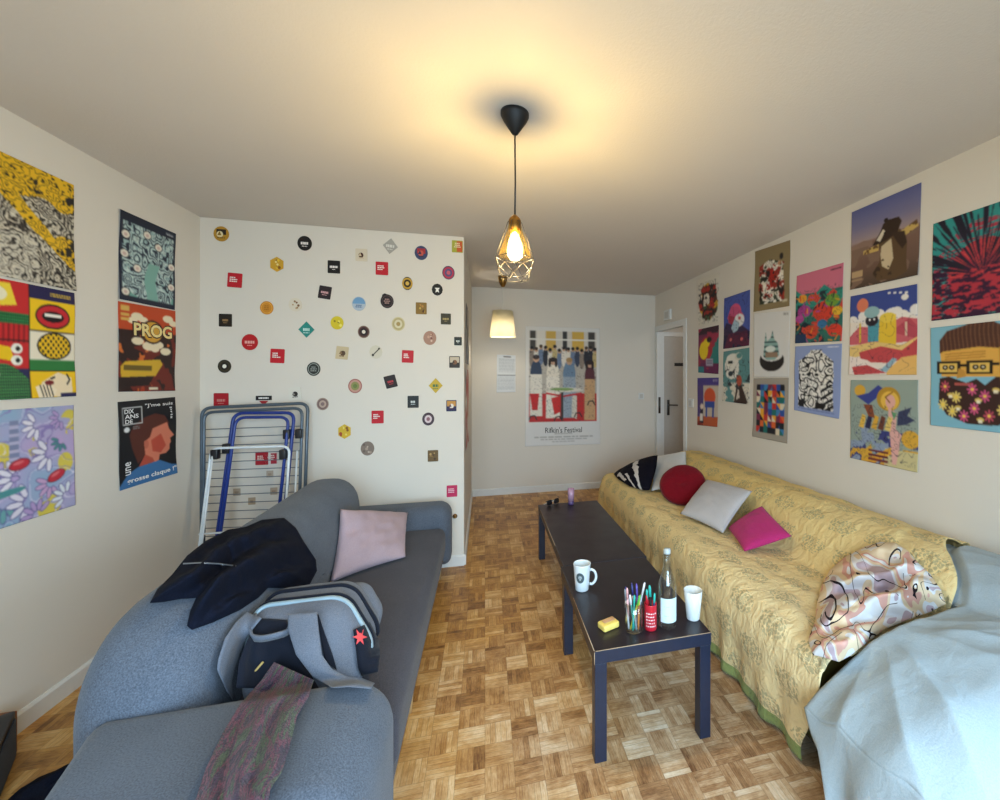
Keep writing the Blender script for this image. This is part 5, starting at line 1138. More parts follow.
# ================================================================== soft things, laid on what is under them
BSOFA = []
def tree(lst):
    V = []; F = []
    for v, f in lst: k = len(V); V += [tuple(p) for p in v]; F += [tuple(i + k for i in q) for q in f]
    return BVHTree.FromPolygons(V, F)
TS = tree(BV)
EYE = Vector((0, 0, HC))
def cast(px, py, trees):
    d = ray(px, py).normalized(); best = None
    for t in trees:
        h = t.ray_cast(EYE, d)
        if h[0] is not None and (best is None or h[3] < best[1]): best = (h[0], h[3], h[1])
    return best
def on(px, py, trees, off):
    d = ray(px, py).normalized()
    for r_ in range(0, 40):
        for k in range(8 if r_ else 1):
            h = cast(px + r_ * math.cos(k * .785), py + r_ * math.sin(k * .785), trees)
            if h is not None: return EYE + d * (h[1] - off)
    raise ValueError('nothing under %s %s' % (px, py))
def pillow(name, corners, t, mat, label, cat, tb=None, N=30, pinch=0.07, round_=False, wr=0.006, parent=None, uvscale=None):
    """cushion between four corner points (in order), bulging t to the front and tb to the back"""
    p00, p10, p11, p01 = [Vector(c) for c in corners]; tb = t * 0.5 if tb is None else tb
    nrm = (p10 - p00 + p11 - p01).cross(p01 - p00 + p11 - p10).normalized()
    if nrm.dot(EYE - (p00 + p11) / 2) < 0: nrm = -nrm
    V = []; UV = []; rows = N
    for side in (1, -1):
        for i in range(N):
            for j in range(N):
                u, v = i / (N - 1), j / (N - 1); a, b = 2 * u - 1, 2 * v - 1
                if round_:
                    m = max(abs(a), abs(b)); l = math.hypot(a, b) or 1; k = m / l; a2, b2 = a * k, b * k
                    e = math.sqrt(max(0, 1 - m * m)); h = e ** 0.8 * (1 - 0.28 * math.exp(-(m * 5) ** 2)); uu, vv_ = (a2 + 1) / 2, (b2 + 1) / 2
                else:
                    pa, pb = 1 - pinch * (1 - b * b), 1 - pinch * (1 - a * a)
                    pa, pb = 1 - pinch * (math.cos(b * math.pi / 2)), 1 - pinch * (math.cos(a * math.pi / 2))
                    uu, vv_ = (a * pa + 1) / 2, (b * pb + 1) / 2
                    h = ((1 - a * a) * (1 - b * b)) ** 0.42
                q = p00 * (1 - uu) * (1 - vv_) + p10 * uu * (1 - vv_) + p11 * uu * vv_ + p01 * (1 - uu) * vv_
                q = q + nrm * (h * (t if side > 0 else -tb))
                if side > 0: q += nrm * wr * h * (fbm((a * 1.6 + p00.x * 9, b * 1.6, p00.y * 7), 1.6) * 1.2)
                V.append(q); UV.append((u, v))
    F = []
    for k, sgn in ((0, 1), (N * N, -1)):
        for i in range(N - 1):
            for j in range(N - 1):
                q = (k + i * N + j, k + (i + 1) * N + j, k + (i + 1) * N + j + 1, k + i * N + j + 1); F.append(q if sgn > 0 else q[::-1])
    # weld the rim
    mp = {}
    for i in range(N):
        for j in range(N):
            if i in (0, N - 1) or j in (0, N - 1): mp[N * N + i * N + j] = i * N + j
    F = [tuple(mp.get(i, i) for i in f) for f in F]
    used = sorted({i for f in F for i in f}); rm = {a: b for b, a in enumerate(used)}
    o = mesh(name, [V[i] for i in used], [tuple(rm[i] for i in f) for f in F], mat, parent, True, None, [UV[i] for i in used])
    return tag(o, label, cat)
M['pink'] = fabric('pale_pink_cotton', '#9a858f', '#b3a1a9', 300, 0.4)
M['grey_cushion'] = fabric('light_grey_linen', '#a9a6a8', '#c9c5c6', 300, 0.2)
M['magenta'] = fabric('magenta_cotton', '#a3215f', '#c23a7c', 300, 0.2)
M['red'] = fabric('crimson_velvet', '#5c0814', '#86101f', 200, 0.1)
M['white_cushion'] = fabric('white_cotton', '#cfd2d4', '#e6e6e6', 300, 0.3)
def stripemat():
    n = NT('black_white_stripe_fabric'); U, V, Z = n.sep(n.uv())
    w = n.math('ADD', U, n.math('MULTIPLY', n.math('SUBTRACT', n.noise(n.uv(), 4, 2), 0.5), 0.22))
    def band(c, h, v0, v1):
        a = n.math('LESS_THAN', n.math('ABSOLUTE', n.math('SUBTRACT', w, c)), h)
        return n.math('MULTIPLY', a, n.math('MULTIPLY', n.math('GREATER_THAN', V, v0), n.math('LESS_THAN', V, v1)))
    m = n.math('MAXIMUM', band(0.58, 0.055, 0.12, 1.0), n.math('MAXIMUM', band(0.30, 0.05, 0.55, 1.0), band(0.10, 0.05, 0.35, 0.8)))
    return n.set(col=n.mix(m, '#100e1a', '#cfc9c4'), rough=0.9, spec=0.15)
M['stripes'] = stripemat()
tr = [BT]
pillow('cushion', [on(614, 474, tr, .06), on(657.5, 455, tr, .34), on(649.5, 490, tr, .12), on(629, 486, tr, .05)], .075, M['stripes'], 'black cushion with white stripes at the far end of the right sofa', 'cushion', .02, pinch=-0.10)
pillow('cushion', [on(655, 456.5, tr, .14), on(686, 451, tr, .16), on(690, 487, tr, .10), on(651, 491, tr, .06)], .05, M['white_cushion'], 'white cushion between the black striped and the red round ones', 'cushion', .02)
c0, ca, cb = Vector((683, 485.5)), Vector((22, -7)), Vector((8.0, 19.0))
q = [c0 - ca - cb, c0 + ca - cb, c0 + ca + cb, c0 - ca + cb]
hc = on(683, 488, tr, .44); dd = (EYE - hc).normalized()
fn = (dd + Vector((0, 0, .55))).normalized()
def inplane(p): r_ = ray(*p); s_ = (hc - EYE).dot(fn) / r_.dot(fn); return EYE + r_ * s_
pillow('cushion', [inplane(p) for p in q], .07, M['red'], 'round crimson red cushion on the right sofa', 'cushion', .03, round_=True)
pillow('cushion', [on(706.8, 479.5, tr, .22), on(752.5, 491, tr, .15), on(723, 533, tr, .07), on(680, 513.5, tr, .11)], .055, M['grey_cushion'], 'square light grey cushion in the middle of the right sofa', 'cushion', .035, pinch=.04)
pillow('cushion', [on(762, 506, tr, .13), on(792, 536.3, tr, .12), on(744.5, 551.5, tr, .06), on(728, 528.4, tr, .07)], .05, M['magenta'], 'small magenta cushion, nearest on the right sofa', 'cushion', .03, pinch=.03)
tl = [TS]
pillow('cushion', [on(340.5, 509, tl, .07), on(408, 512.5, tl, .10), on(405.5, 557, tl, .05), on(330, 583, tl, .05)], .06, M['pink'], 'pale pink cushion in the far corner of the grey sofa', 'cushion', .03, pinch=.05, wr=.012)

def drape(poly, cen, trees, hfun, rings=26, step=2.5, gap=0.012, smooth=0, base_h=0.0, fallback=None):
    """closed heap of cloth whose outline is poly (as seen in the photograph), lying on the surfaces in trees"""
    o = densify([Vector(p) for p in poly], step); m = len(o); cen = Vector(cen)
    S = np.full((rings + 1, m), np.nan); D = []
    for i in range(rings + 1):
        t = i / rings; row = []
        for j in range(m):
            p = cen + (o[j] - cen) * t; h = cast(p.x, p.y, trees); row.append(p)
            if h is not None: S[i, j] = h[1]
        D.append(row)
    for i in range(1, rings + 1):                       # beyond the edge of what carries it: hang on at the same distance
        for j in range(m):
            if np.isnan(S[i, j]): S[i, j] = S[i - 1, j]
    B = S.copy(); S2 = S.copy()
    for k in range(smooth):
        A = S2.copy(); A[1:-1] = (S2[:-2] + S2[2:] + np.roll(S2, 1, 1)[1:-1] + np.roll(S2, -1, 1)[1:-1]) / 4
        A[0] = A[1].mean(); A[-1] = np.minimum(S[-1], (S2[-2] + np.roll(S2, 1, 1)[-1] + np.roll(S2, -1, 1)[-1]) / 3); S2 = np.minimum(A, S)
    V = []; uv = []
    for layer in (0, 1):
        for i in range(rings + 1):
            for j in range(m):
                p = D[i][j]; d = ray(p.x, p.y).normalized(); t = i / rings
                if layer == 0:
                    q = EYE + d * (S2[i, j] - gap - base_h); e = max(0.0, 1 - t ** 4); h = hfun(p, t, e)
                    q = q - d * h + ZA * h * 0.25
                else: q = EYE + d * (S2[i, j] - gap)
                V.append(q); uv.append((p.x / 100, p.y / 100))
    n = (rings + 1) * m; F = []
    for k in (0, n):
        for i in range(1, rings):
            for j in range(m): F.append((k + i * m + j, k + i * m + (j + 1) % m, k + (i + 1) * m + (j + 1) % m, k + (i + 1) * m + j))
        for j in range(m): F.append((k, k + m + (j + 1) % m, k + m + j))
    for j in range(m): F.append((rings * m + j, rings * m + (j + 1) % m, n + rings * m + (j + 1) % m, n + rings * m + j))
    # drop the duplicate centre points
    F = [tuple((0 if i < m else (n if n <= i < n + m else i)) for i in f) for f in F]
    used = sorted({i for f in F for i in f}); rm = {a: b for b, a in enumerate(used)}
    g = G(); g.v = [V[i] for i in used]; g.f = [tuple(rm[i] for i in f) for f in F]
    return g, [uv[i] for i in used]
def band(L, R, trees, off, thick, nseg=24, nw=6, wav=None, bulge=0.0, smooth=4):
    """strip of cloth between two outlines (photo places), lying on trees; returns a closed solid"""
    def res(P_, n):
        pts = [Vector(p) for p in P_]; ln = [0]
        for a, b in zip(pts, pts[1:]): ln.append(ln[-1] + (b - a).length)
        out = []
        for k in range(n):
            s = ln[-1] * k / (n - 1); i = max(i for i in range(len(ln)) if ln[i] <= s + 1e-9); i = min(i, len(pts) - 2)
            out.append(pts[i].lerp(pts[i + 1], (s - ln[i]) / max(1e-9, ln[i + 1] - ln[i])))
        return out
    A, B = res(L, nseg), res(R, nseg); S = np.zeros((nseg, nw)); D = []
    last = None
    for i in range(nseg):
        row = []
        for j in range(nw):
            p = A[i].lerp(B[i], j / (nw - 1)); h = cast(p.x, p.y, trees)
            if h is not None: last = h[1]
            S[i, j] = last if last is not None else 1.5; row.append(p)
        D.append(row)
    S0 = S.copy()
    for k in range(smooth):
        T_ = S.copy(); T_[1:-1] = (S[:-2] + S[2:] + 2 * S[1:-1]) / 4; T_[:, 1:-1] = (T_[:, :-2] + T_[:, 2:] + 2 * T_[:, 1:-1]) / 4; S = np.minimum(T_, S0)
    V = []; uv = []
    for layer in (0, 1):
        for i in range(nseg):
            for j in range(nw):
                p = D[i][j]; d = ray(p.x, p.y).normalized(); b = j / (nw - 1)
                o_ = off + (thick * (1 + 0) + bulge * (1 - (2 * b - 1) ** 2) + (wav(i / (nseg - 1), b) if wav else 0) if layer == 0 else 0)
                V.append(EYE + d * (S[i, j] - o_)); uv.append((b, i / (nseg - 1)))
    n = nseg * nw; F = []
    for k in (0, n):
        for i in range(nseg - 1):
            for j in range(nw - 1): F.append((k + i * nw + j, k + i * nw + j + 1, k + (i + 1) * nw + j + 1, k + (i + 1) * nw + j))
    rim = [j for j in range(nw)] + [i * nw + nw - 1 for i in range(1, nseg)] + [(nseg - 1) * nw + j for j in range(nw - 2, -1, -1)] + [i * nw for i in range(nseg - 2, 0, -1)]
    for a, b in zip(rim, rim[1:] + rim[:1]): F.append((a, b, n + b, n + a))
    g = G(); g.v = V; g.f = F
    return g, uv

# navy jacket thrown over the back of the sofa
M['navy'] = fabric('navy_wool', '#080a14', '#151a2b', 240, 0.5, 0.95, 0.4, 0.0)
jp = [(150, 603), (157, 590), (172, 575), (187, 556), (206, 541), (228, 530), (246, 527), (262, 520), (284, 518), (296, 528), (304, 542), (316, 560), (317, 571), (310, 584), (292, 588), (268, 588), (258, 598), (240, 610), (214, 622), (192, 630), (187, 626), (190, 612), (196, 598), (180, 599), (164, 602)]
def jh(p, t, e):
    a = 0.5 + 0.5 * math.sin(p.x * 0.13 + p.y * 0.22 + 2.6 * fbm((p.x * .012, p.y * .012, 3), 1.0))
    b = abs(fbm((p.x * .022, p.y * .03, 8), 1.0))
    return e * (0.026 + 0.11 * a * (0.35 + 0.65 * e) + 0.05 * b) + 0.006
g, uv = drape(jp, (240, 566), tl, jh, 30, 2.5, 0.012, 10)
jk = g.obj('jacket', M['navy']); tag(jk, 'dark navy jacket thrown over the back of the grey sofa', 'jacket')
TJ = BVHTree.FromPolygons([tuple(v) for v in g.v], g.f)
M['zip'] = flat('pale_zip', '#8d96a4', 0.4, 0.5)
g, uv = band([(183, 563), (200, 562), (220, 563.2), (236, 565.2)], [(183, 564.4), (200, 563.4), (220, 564.6), (236, 566.6)], [TJ], 0.0015, 0.002, 16, 3)
g.obj('zip', M['zip'], jk)

# backpack standing on the seat against the near arm
pk = thing('backpack', (-0.57, 1.65, 0.465), 'grey and dark backpack with straps facing out, on the grey sofa beside the arm', 'backpack')
M['pack'] = fabric('heather_grey_nylon', '#474c58', '#7c828f', 420, 0.15, 0.8, 0.3)
M['pack_dark'] = fabric('black_navy_mesh', '#0d1019', '#1d2230', 500, 0.1, 0.8, 0.3)
M['pack_light'] = flat('silver_blue_piping', '#8fa3ae', 0.45, 0.2)
vl = Vector((0, 0.54, 0.84)).normalized(); PO = Vector((0, 1.665, 0.478))
po = arc_poly([(-0.732, 0.0), (-0.385, 0.0), (-0.378, 0.12), (-0.485, 0.272), (-0.758, 0.272), (-0.758, 0.18)], [0.05, 0.05, 0.10, 0.10, 0.09, 0.1], 8)
v, f = slab(po, 0.235, 0.055, (PO, XA, vl, -YA), 0.02, 0.02, 6, 0.03, 0.006)
PKV = (v, f); mesh('body', v, f, M['pack'], pk)
TP = tree([PKV])
both = [TP, TS]
def strap(L, R, name, mat, off=0.008, thick=0.008, par=pk, trees=None, **kw):
    g, uv = band(L, R, trees or [TP], off, thick, **kw); return g.obj(name, mat, par)
strap([(258, 618), (247, 640), (239, 662), (236, 688)], [(287, 620), (292, 640), (306, 666), (320, 690)], 'back_panel', M['pack_dark'], 0.004, 0.004, nw=10)
strap([(247, 612), (236, 622), (225, 638), (218, 660), (217, 670), (226, 690)], [(262, 618), (249, 634), (241, 650), (235, 668), (232, 682), (233, 701)], 'shoulder_strap', M['pack'], 0.032, 0.014, trees=both, bulge=0.006)
strap([(288, 614), (288, 630), (296, 655), (312, 676), (332, 688), (350, 687), (371, 689)], [(317, 612), (319, 632), (322, 655), (332, 669), (348, 677), (362, 678), (375, 683)], 'shoulder_strap', M['pack'], 0.056, 0.010, trees=both, bulge=0.006, nseg=60, nw=14, smooth=10)
strap([(317, 616), (321, 640), (325, 662), (334, 668)], [(318, 613), (325, 634), (333, 656), (337, 670)], 'strap_gap_shade', M['pack_dark'], 0.004, 0.004)  # dark strip painting the shade in the gap between strap and body
h0 = [on(a, b, [TP], o_) for a, b, o_ in ((256, 616, .012), (250, 628, .035), (252, 638, .045), (262, 639, .05), (276, 636, .05), (289, 632, .03), (291, 621, .012))]
g = G(); gp = smooth_path(h0, 0.03)
hv = []
for i, p in enumerate(gp):
    t = (gp[min(i + 1, len(gp) - 1)] - gp[max(i - 1, 0)]).normalized(); w_ = Vector((0, -0.35, 0.9)); w_ = (w_ - t * w_.dot(t)).normalized(); n_ = t.cross(w_)
    hv += [p + w_ * .011 - n_ * .004, p + w_ * .011 + n_ * .004, p - w_ * .011 + n_ * .004, p - w_ * .011 - n_ * .004]
g.grid(hv, len(gp), 4, closed=True); g.f += [(0, 1, 2, 3), tuple(len(hv) - 4 + i for i in range(4))]
g.obj('grab_handle', M['pack'], pk)
def over_top(pts, off): return [on(a, b, [TP], off) for a, b in pts]
zp = [(265, 600), (270, 594.5), (284, 593), (304, 594), (322, 597), (334, 602), (343, 611), (350, 623), (353, 632)]
def arch(w0, inset=0.0, a=0.09, b=0.62):
    """path over the top of the pack, at depth w0"""
    W_ = -YA; o = [Vector(p) for p in po]; cen = Vector((-0.58, 0.13)); out = []
    pts = [p for p in densify(o, 0.015)]
    pts = sorted([p for p in pts if p.y > a], key=lambda p: math.atan2(p.y - cen.y, p.x - cen.x))
    return [PO + XA * (cen.x + (p.x - cen.x) * (1 + inset)) + vl * (cen.y + (p.y - cen.y) * (1 + inset)) + W_ * w0 for p in pts if p.x > -0.765 or p.y > .2]
G().tube(arch(0.062, 0.0), 0.009, 8).obj('piping', M['pack_light'], pk, label='silver blue zip piping')
G().tube(arch(0.042, 0.014), 0.008, 8).obj('zip', M['pack_dark'], pk)
G().tube(arch(-0.03, 0.014), 0.008, 8).obj('zip', M['pack_dark'], pk)
po2 = arc_poly([(-0.70, 0.03), (-0.40, 0.03), (-0.385, 0.12), (-0.455, 0.225), (-0.69, 0.225), (-0.715, 0.14)], 0.07, 6)
v, f = slab(po2, 0.08, 0.035, (PO - -YA * 0.15, XA, vl, -YA), 0.01, 0.01, 5, 0.03)
mesh('front_pocket', v, f, M['pack'], pk)
spk = strap([(353, 630), (356, 650), (358, 668), (362, 676)], [(370, 622), (379, 640), (380, 655), (378, 672)], 'side_pocket', M['pack_dark'], 0.004, 0.008, trees=[TP, tree([(v, f)])], bulge=0.012)
M['red_print'] = flat('coral_print', '#d8484c', 0.6)
st = []
cx_, cy_ = 360, 637
for k in range(12):
    a = k * math.pi / 6; r_ = (9 if k % 2 == 0 else 3.6); st.append((cx_ + r_ * math.cos(a) * .85, cy_ + r_ * math.sin(a)))
g = G(); fp = [on(a, b, [TP, tree([(v, f)])], 0.024) for a, b in st]; bk = [p + ray(cx_, cy_).normalized() * .003 for p in fp]
g.add(fp + bk, [tuple(range(12)), tuple(range(12, 24))[::-1]] + [(i, (i + 1) % 12, 12 + (i + 1) % 12, 12 + i) for i in range(12)])
g.obj('star_tag', M['red_print'], spk, smooth=False, label='coral red star-shaped tag')
g = G().tube([on(246, 682, [TP, TS], .022), on(263, 662, [TP, TS], .022)], 0.0035, 8); g.obj('cord_end', flat('yellow_brown_cord', '#b59a5a', 0.5), pk)
TPK = tree([PKV, (v, f)])
# woollen scarf hanging over the near arm
def scarfmat():
    n = NT('multicolour_wool'); U, V, Z = n.sep(n.uv())
    vec = n.comb(n.math('MULTIPLY', U, 5.0), n.math('MULTIPLY', V, 2.2))
    f = n.noise(vec, 2.2, 5, 0.7, 0.8)
    col = n.ramp(f, [(0.30, '#14171d'), (0.38, '#56384f'), (0.44, '#1f2a30'), (0.50, '#7c3f52'), (0.55, '#2b3733'), (0.60, '#5a6848'), (0.66, '#2c2630'), (0.72, '#a08674')])
    col = n.mix(n.math('MULTIPLY', n.math('GREATER_THAN', n.noise(n.obj(), 260, 2), 0.54), 0.45), col, '#20232a')
    n.bump(n.noise(n.obj(), 190, 3, 0.7), 0.7, 0.012)
    return n.set(col=col, rough=1.0, spec=0.05, sheen=0.2)
M['scarf'] = scarfmat()
def sw(t, b): return 0.010 + 0.034 * (0.5 + 0.5 * math.sin(b * 15 + 2.0 * math.sin(t * 4))) * (0.4 + 0.6 * math.sin(math.pi * min(1, max(0, b)))) + 0.006 * fbm((t * 9, b * 7, 2), 1.0)
g, uv = band([(274, 662), (260, 682), (240, 704), (222, 734), (206, 768), (188, 822)], [(314, 680), (308, 698), (297, 716), (290, 746), (282, 772), (270, 790), (266, 830)], [TS, TPK], 0.052, 0.004, 70, 34, sw, 0.012, 6)
tag(g.obj('scarf', M['scarf'], None, uvs=uv), 'tweedy multicoloured wool scarf hanging over the near sofa arm', 'scarf')

# rumpled patterned bedding heaped at the near end of the right sofa
def bundlemat():
    n = NT('white_cartoon_line_fabric'); uv = n.uv()
    a = n.noise(uv, 3.4, 1, 0.4, 1.3); b = n.noise(n.scale(uv, (1.3, 1, 1)), 2.6, 1, 0.4, 0.9)
    fill = n.ramp(a, [(0.0, '#b7a4ae'), (0.38, '#d6d6da'), (0.46, '#d9c3a4'), (0.55, '#cf9f92'), (0.62, '#dcdde0')], 'CONSTANT')
    l1 = n.math('LESS_THAN', n.math('ABSOLUTE', n.math('SUBTRACT', n.math('FRACT', n.math('MULTIPLY', b, 5.0)), 0.5)), 0.05)
    thick = n.math('GREATER_THAN', n.noise(uv, 5, 1), 0.42)
    return n.set(col=n.mix(n.math('MULTIPLY', l1, thick), fill, '#241c22'), rough=0.9, spec=0.15)
M['bundle'] = bundlemat()
bp = [(813, 655), (808, 640), (815, 622), (817, 603), (822, 585), (830, 570), (845, 557), (862, 548), (880, 542), (896, 543), (908, 551), (918, 563), (930, 574), (941, 590), (946, 604), (930, 612), (905, 621), (885, 629), (868, 642), (850, 656), (839, 662), (826, 658)]
def bh(p, t, e):
    r1 = abs(fbm((p.x * .016, p.y * .034, 4), 1.0)); r2 = 0.5 + 0.5 * math.sin(p.x * .05 + p.y * .19 + 3 * fbm((p.x * .012, p.y * .02, 1), 1.0))
    return e * (0.03 + 0.10 * r1 + 0.085 * r2) + .004
PRX = tree([([(1.1, 1.2, .455), (1.8, 1.2, .455), (1.8, 1.5, .455), (1.1, 1.5, .455)], [(0, 1, 2, 3)])])
g, uv = drape(bp, (872, 596), [BT, PRX], bh, 34, 2.0, 0.038, 14)
tag(g.obj('blanket', M['bundle'], None, uvs=uv), 'crumpled white and peach blanket with black line drawing', 'blanket')

# ================================================================== things on the tables
def ontab(px, py, z=ZT): return P(px, py, z=z)
M['china'] = flat('white_glazed_china', '#d6dde0', 0.18, var=0.02)
M['logo'] = flat('dark_green_print', '#46555a', 0.4)
c = ontab(582, 589.5) + ZA * 0.001
t = thing('mug', c, 'tall white mug with a round dark emblem and handle', 'mug')
G().lathe(c, [(0.0, 0), (0.030, 0), (0.034, 0.004), (0.037, 0.05), (0.043, 0.125), (0.0435, 0.13), (0.041, 0.1305), (0.0395, 0.125), (0.033, 0.05), (0.03, 0.008), (0.0, 0.007)], 36, False).obj('cup', M['china'], t)
cup_ = t.children[0]
hx = Vector((CT, -ST, 0)); g = G()
hd = [c + hx * a + ZA * b for a, b in ((.0365, .030), (.050, .026), (.066, .042), (.071, .066), (.064, .090), (.048, .100), (.040, .096))]
g.tube(smooth_path(hd, .02), 0.0065, 10); g.obj('handle', M['china'], t)
tow = (EYE - c); tow.z = 0; tow = (tow.normalized() - hx * .25).normalized(); rt = tow.cross(ZA)
def decal(cyl_c, rad_fn, shapes, name, mat, par, off=0.0008):
    """print on a round wall: shapes are outlines (angle across in metres, height)"""
    g = G()
    for sh in shapes:
        pts = []
        for a, b in sh:
            R = rad_fn(b) + off; th = a / R; dirv = tow * math.cos(th) - rt * math.sin(th); pts.append(cyl_c + dirv * R + ZA * b)
        g.add(pts, [tuple(range(len(pts)))])
    return g.obj(name, mat, par, smooth=False)
mr = lambda z: 0.037 + (z - 0.05) * 0.08
mid = .072
ringo = [(.021 * math.cos(k * .2618), mid + .026 * math.sin(k * .2618)) for k in range(24)]
ringi = [(.009 * math.cos(k * .2618), mid + .012 * math.sin(k * .2618)) for k in range(24)]
sh = [[ringo[k], ringo[(k + 1) % 24], ringi[(k + 1) % 24], ringi[k]] for k in range(24)]
sh += [[(-.008, mid - .014), (-.003, mid - .016), (-.002, mid + .004), (-.006, mid + .006)], [(.008, mid - .014), (.003, mid - .016), (.002, mid + .004), (.006, mid + .006)], [(-.004, mid + .007), (.004, mid + .007), (0, mid + .015)]]
decal(c, mr, sh, 'emblem', M['logo'], cup_)
# glass jar of pens
def glass(name, tint):
    n = NT(name); out = [q for q in n.t.nodes if q.type == 'OUTPUT_MATERIAL'][0]
    tr = n.n('ShaderNodeBsdfTransparent'); tr.inputs[0].default_value = (*tint, 1)
    gl = n.n('ShaderNodeBsdfGlossy'); gl.inputs['Roughness'].default_value = 0.04
    fr = n.n('ShaderNodeLayerWeight')
    mx = n.n('ShaderNodeMixShader'); n.put(mx.inputs[0], n.math('ADD', n.math('MULTIPLY', n.math('POWER', fr.outputs[1], 2.4), 0.7), 0.07))
    n.t.links.new(tr.outputs[0], mx.inputs[1]); n.t.links.new(gl.outputs[0], mx.inputs[2]); n.t.links.new(mx.outputs[0], out.inputs[0])
    return n.m
M['glass'] = glass('clear_thin_glass', (0.95, 0.975, 0.975))
jc = ontab(633.8, 630) + ZA * 0.001
t = thing('glass_jar', jc, 'clear glass jar crowded with coloured pens', 'jar')
G().lathe(jc, [(0.0, 0), (0.034, 0), (0.0375, 0.004), (0.0385, 0.06), (0.0385, 0.118), (0.0365, 0.118), (0.0365, 0.06), (0.0355, 0.008), (0.0, 0.007)], 32, False).obj('wall', M['glass'], t)
def col(name, c, r=0.4): M[name] = flat(name, c, r); return M[name]
def pen(c, a0, r0, a1, r1, L, rad, body, cap, label, z0=.009, tip=None, cat='pen', kind='pen'):
    b0 = c + Vector((math.cos(a0) * r0, math.sin(a0) * r0, z0)); b1 = c + Vector((math.cos(a1) * r1, math.sin(a1) * r1, 0.11)); d = (b1 - b0).normalized()
    t = thing(kind, b0, label, cat, 'pens in the jar and the red can')
    G().tube([b0, b0 + d * .006, b0 + d * L * .72], [rad * .4, rad, rad], 8).obj('barrel', body, t)
    G().tube([b0 + d * L * .7205, b0 + d * L * .94, b0 + d * L], [rad * 1.12, rad * 1.1, rad * .6], 8).obj('cap', cap, t)
pc = {k: col('pen_' + k, h) for k, h in dict(teal='#2aa79b', yellow='#d9cf3c', orange='#d8803a', navy='#262a66', purple='#5a4a9c', white='#dcdce0', pink='#d8a0a0', green='#57b04c', grey='#8d949c', black='#15151b').items()}
A = math.atan2
pens = [(2.6, .022, 3.4, .030, .185, 'pink', 'pink', 'pink pencil standing tallest at the left of the pen jar'), (3.4, .024, 2.9, .031, .160, 'white', 'grey', 'white and grey pen at the left rim of the jar'), (0.5, .02, 2.3, .018, .175, 'white', 'navy', 'white pen with navy cap at the back of the jar'),
        (4.9, .023, 1.3, .024, .180, 'grey', 'navy', 'grey pen with navy cap crossing the middle of the jar'), (5.6, .022, 0.7, .029, .172, 'purple', 'purple', 'purple pen leaning to the right of the jar'), (0.9, .022, 0.0, .029, .195, 'grey', 'white', 'thin grey pen with white tip, tallest on the right'),
        (4.2, .024, 4.4, .026, .150, 'teal', 'teal', 'teal pen at the front of the jar'), (3.6, .02, 4.9, .026, .155, 'yellow', 'green', 'yellow pen with green cap at the front of the jar'), (5.3, .024, 5.3, .026, .140, 'orange', 'yellow', 'orange pen with yellow cap, front right of the jar'), (4.6, .010, 3.9, .022, .150, 'teal', 'white', 'teal pen with white cap, front left of the jar')]
for a0, r0, a1, r1, L, b_, cp, lab in pens: pen(jc, a0, r0, a1, r1, L, .0042, pc[b_], pc[cp], lab)
# red can with brushes
M['redcan'] = flat('red_tin', '#c01f30', 0.35, 0.1)
rc = ontab(650.5, 628.5) + ZA * 0.001
t = thing('tin_can', rc, 'red can with white lettering holding brushes', 'can')
G().lathe(rc, [(0.0, 0), (0.0245, 0), (0.026, 0.004), (0.026, 0.102), (0.0265, 0.106), (0.0245, 0.106), (0.0245, 0.006), (0.0, 0.005)], 28, False).obj('wall', M['redcan'], t)
tow = (EYE - rc); tow.z = 0; tow = tow.normalized(); rt = tow.cross(ZA)
M['white_print'] = flat('white_print', '#e6d6d6', 0.5)
sh = []
rr_ = random.Random(3)
for k in range(5):
    z = .018 + k * .013; x = -.02
    while x < .018:
        l = rr_.uniform(.004, .009); sh.append([(x, z), (x + l, z + .001), (x + l, z + .006), (x + .001, z + .005)]); x += l + .003
decal(rc, lambda z: .026, sh, 'lettering', M['white_print'], t.children[0])
pen(rc, 2.5, .012, 2.2, .017, .150, .0045, pc['black'], pc['teal'], 'brush with teal bristles at the left of the red can', .008)
pen(rc, 0.4, .010, 1.2, .014, .165, .0055, pc['black'], pc['teal'], 'thick brush with teal bristles standing tallest in the red can', .008)
pen(rc, 5.2, .012, 5.4, .017, .145, .0045, pc['navy'], pc['teal'], 'navy brush with teal bristles at the right of the red can', .008)
pen(rc, 3.9, .012, 3.4, .018, .135, .004, M['redcan'], M['redcan'], 'short red pen in the red can', .008)
# bottle
bc = ontab(667, 626.5) + ZA * 0.001
t = thing('bottle', bc, 'clear glass water bottle with white label', 'bottle')
G().lathe(bc, [(0.0, 0.004), (0.03, 0.0), (0.037, 0.004), (0.0395, 0.015), (0.0395, 0.165), (0.036, 0.19), (0.024, 0.225), (0.0165, 0.255), (0.015, 0.29), (0.0165, 0.296), (0.0165, 0.306), (0.0125, 0.307), (0.012, 0.255), (0.02, 0.224), (0.032, 0.19), (0.0365, 0.165), (0.0365, 0.015), (0.03, 0.009), (0.0, 0.012)], 36, False).obj('glass', M['glass'], t)
G().lathe(bc, [(0.0, 0.3085), (0.014, 0.3085), (0.0155, 0.313), (0.0145, 0.328), (0.0, 0.330)], 24, False).obj('stopper', flat('pale_grey_stopper', '#a9b3b6', 0.3), t)
tow = (EYE - bc); tow.z = 0; tow = (tow.normalized() + Vector((CT, -ST, 0)) * .28).normalized(); rt = tow.cross(ZA)
M['label'] = flat('white_paper_label', '#c3d8df', 0.6, var=0.02)
lw = .040; sh = [[(-lw + 2 * lw * k / 12, .035), (-lw + 2 * lw * (k + 1) / 12, .035), (-lw + 2 * lw * (k + 1) / 12, .135), (-lw + 2 * lw * k / 12, .135)] for k in range(12)]
lab_ = decal(bc, lambda z: .0395, sh, 'label', M['label'], t)
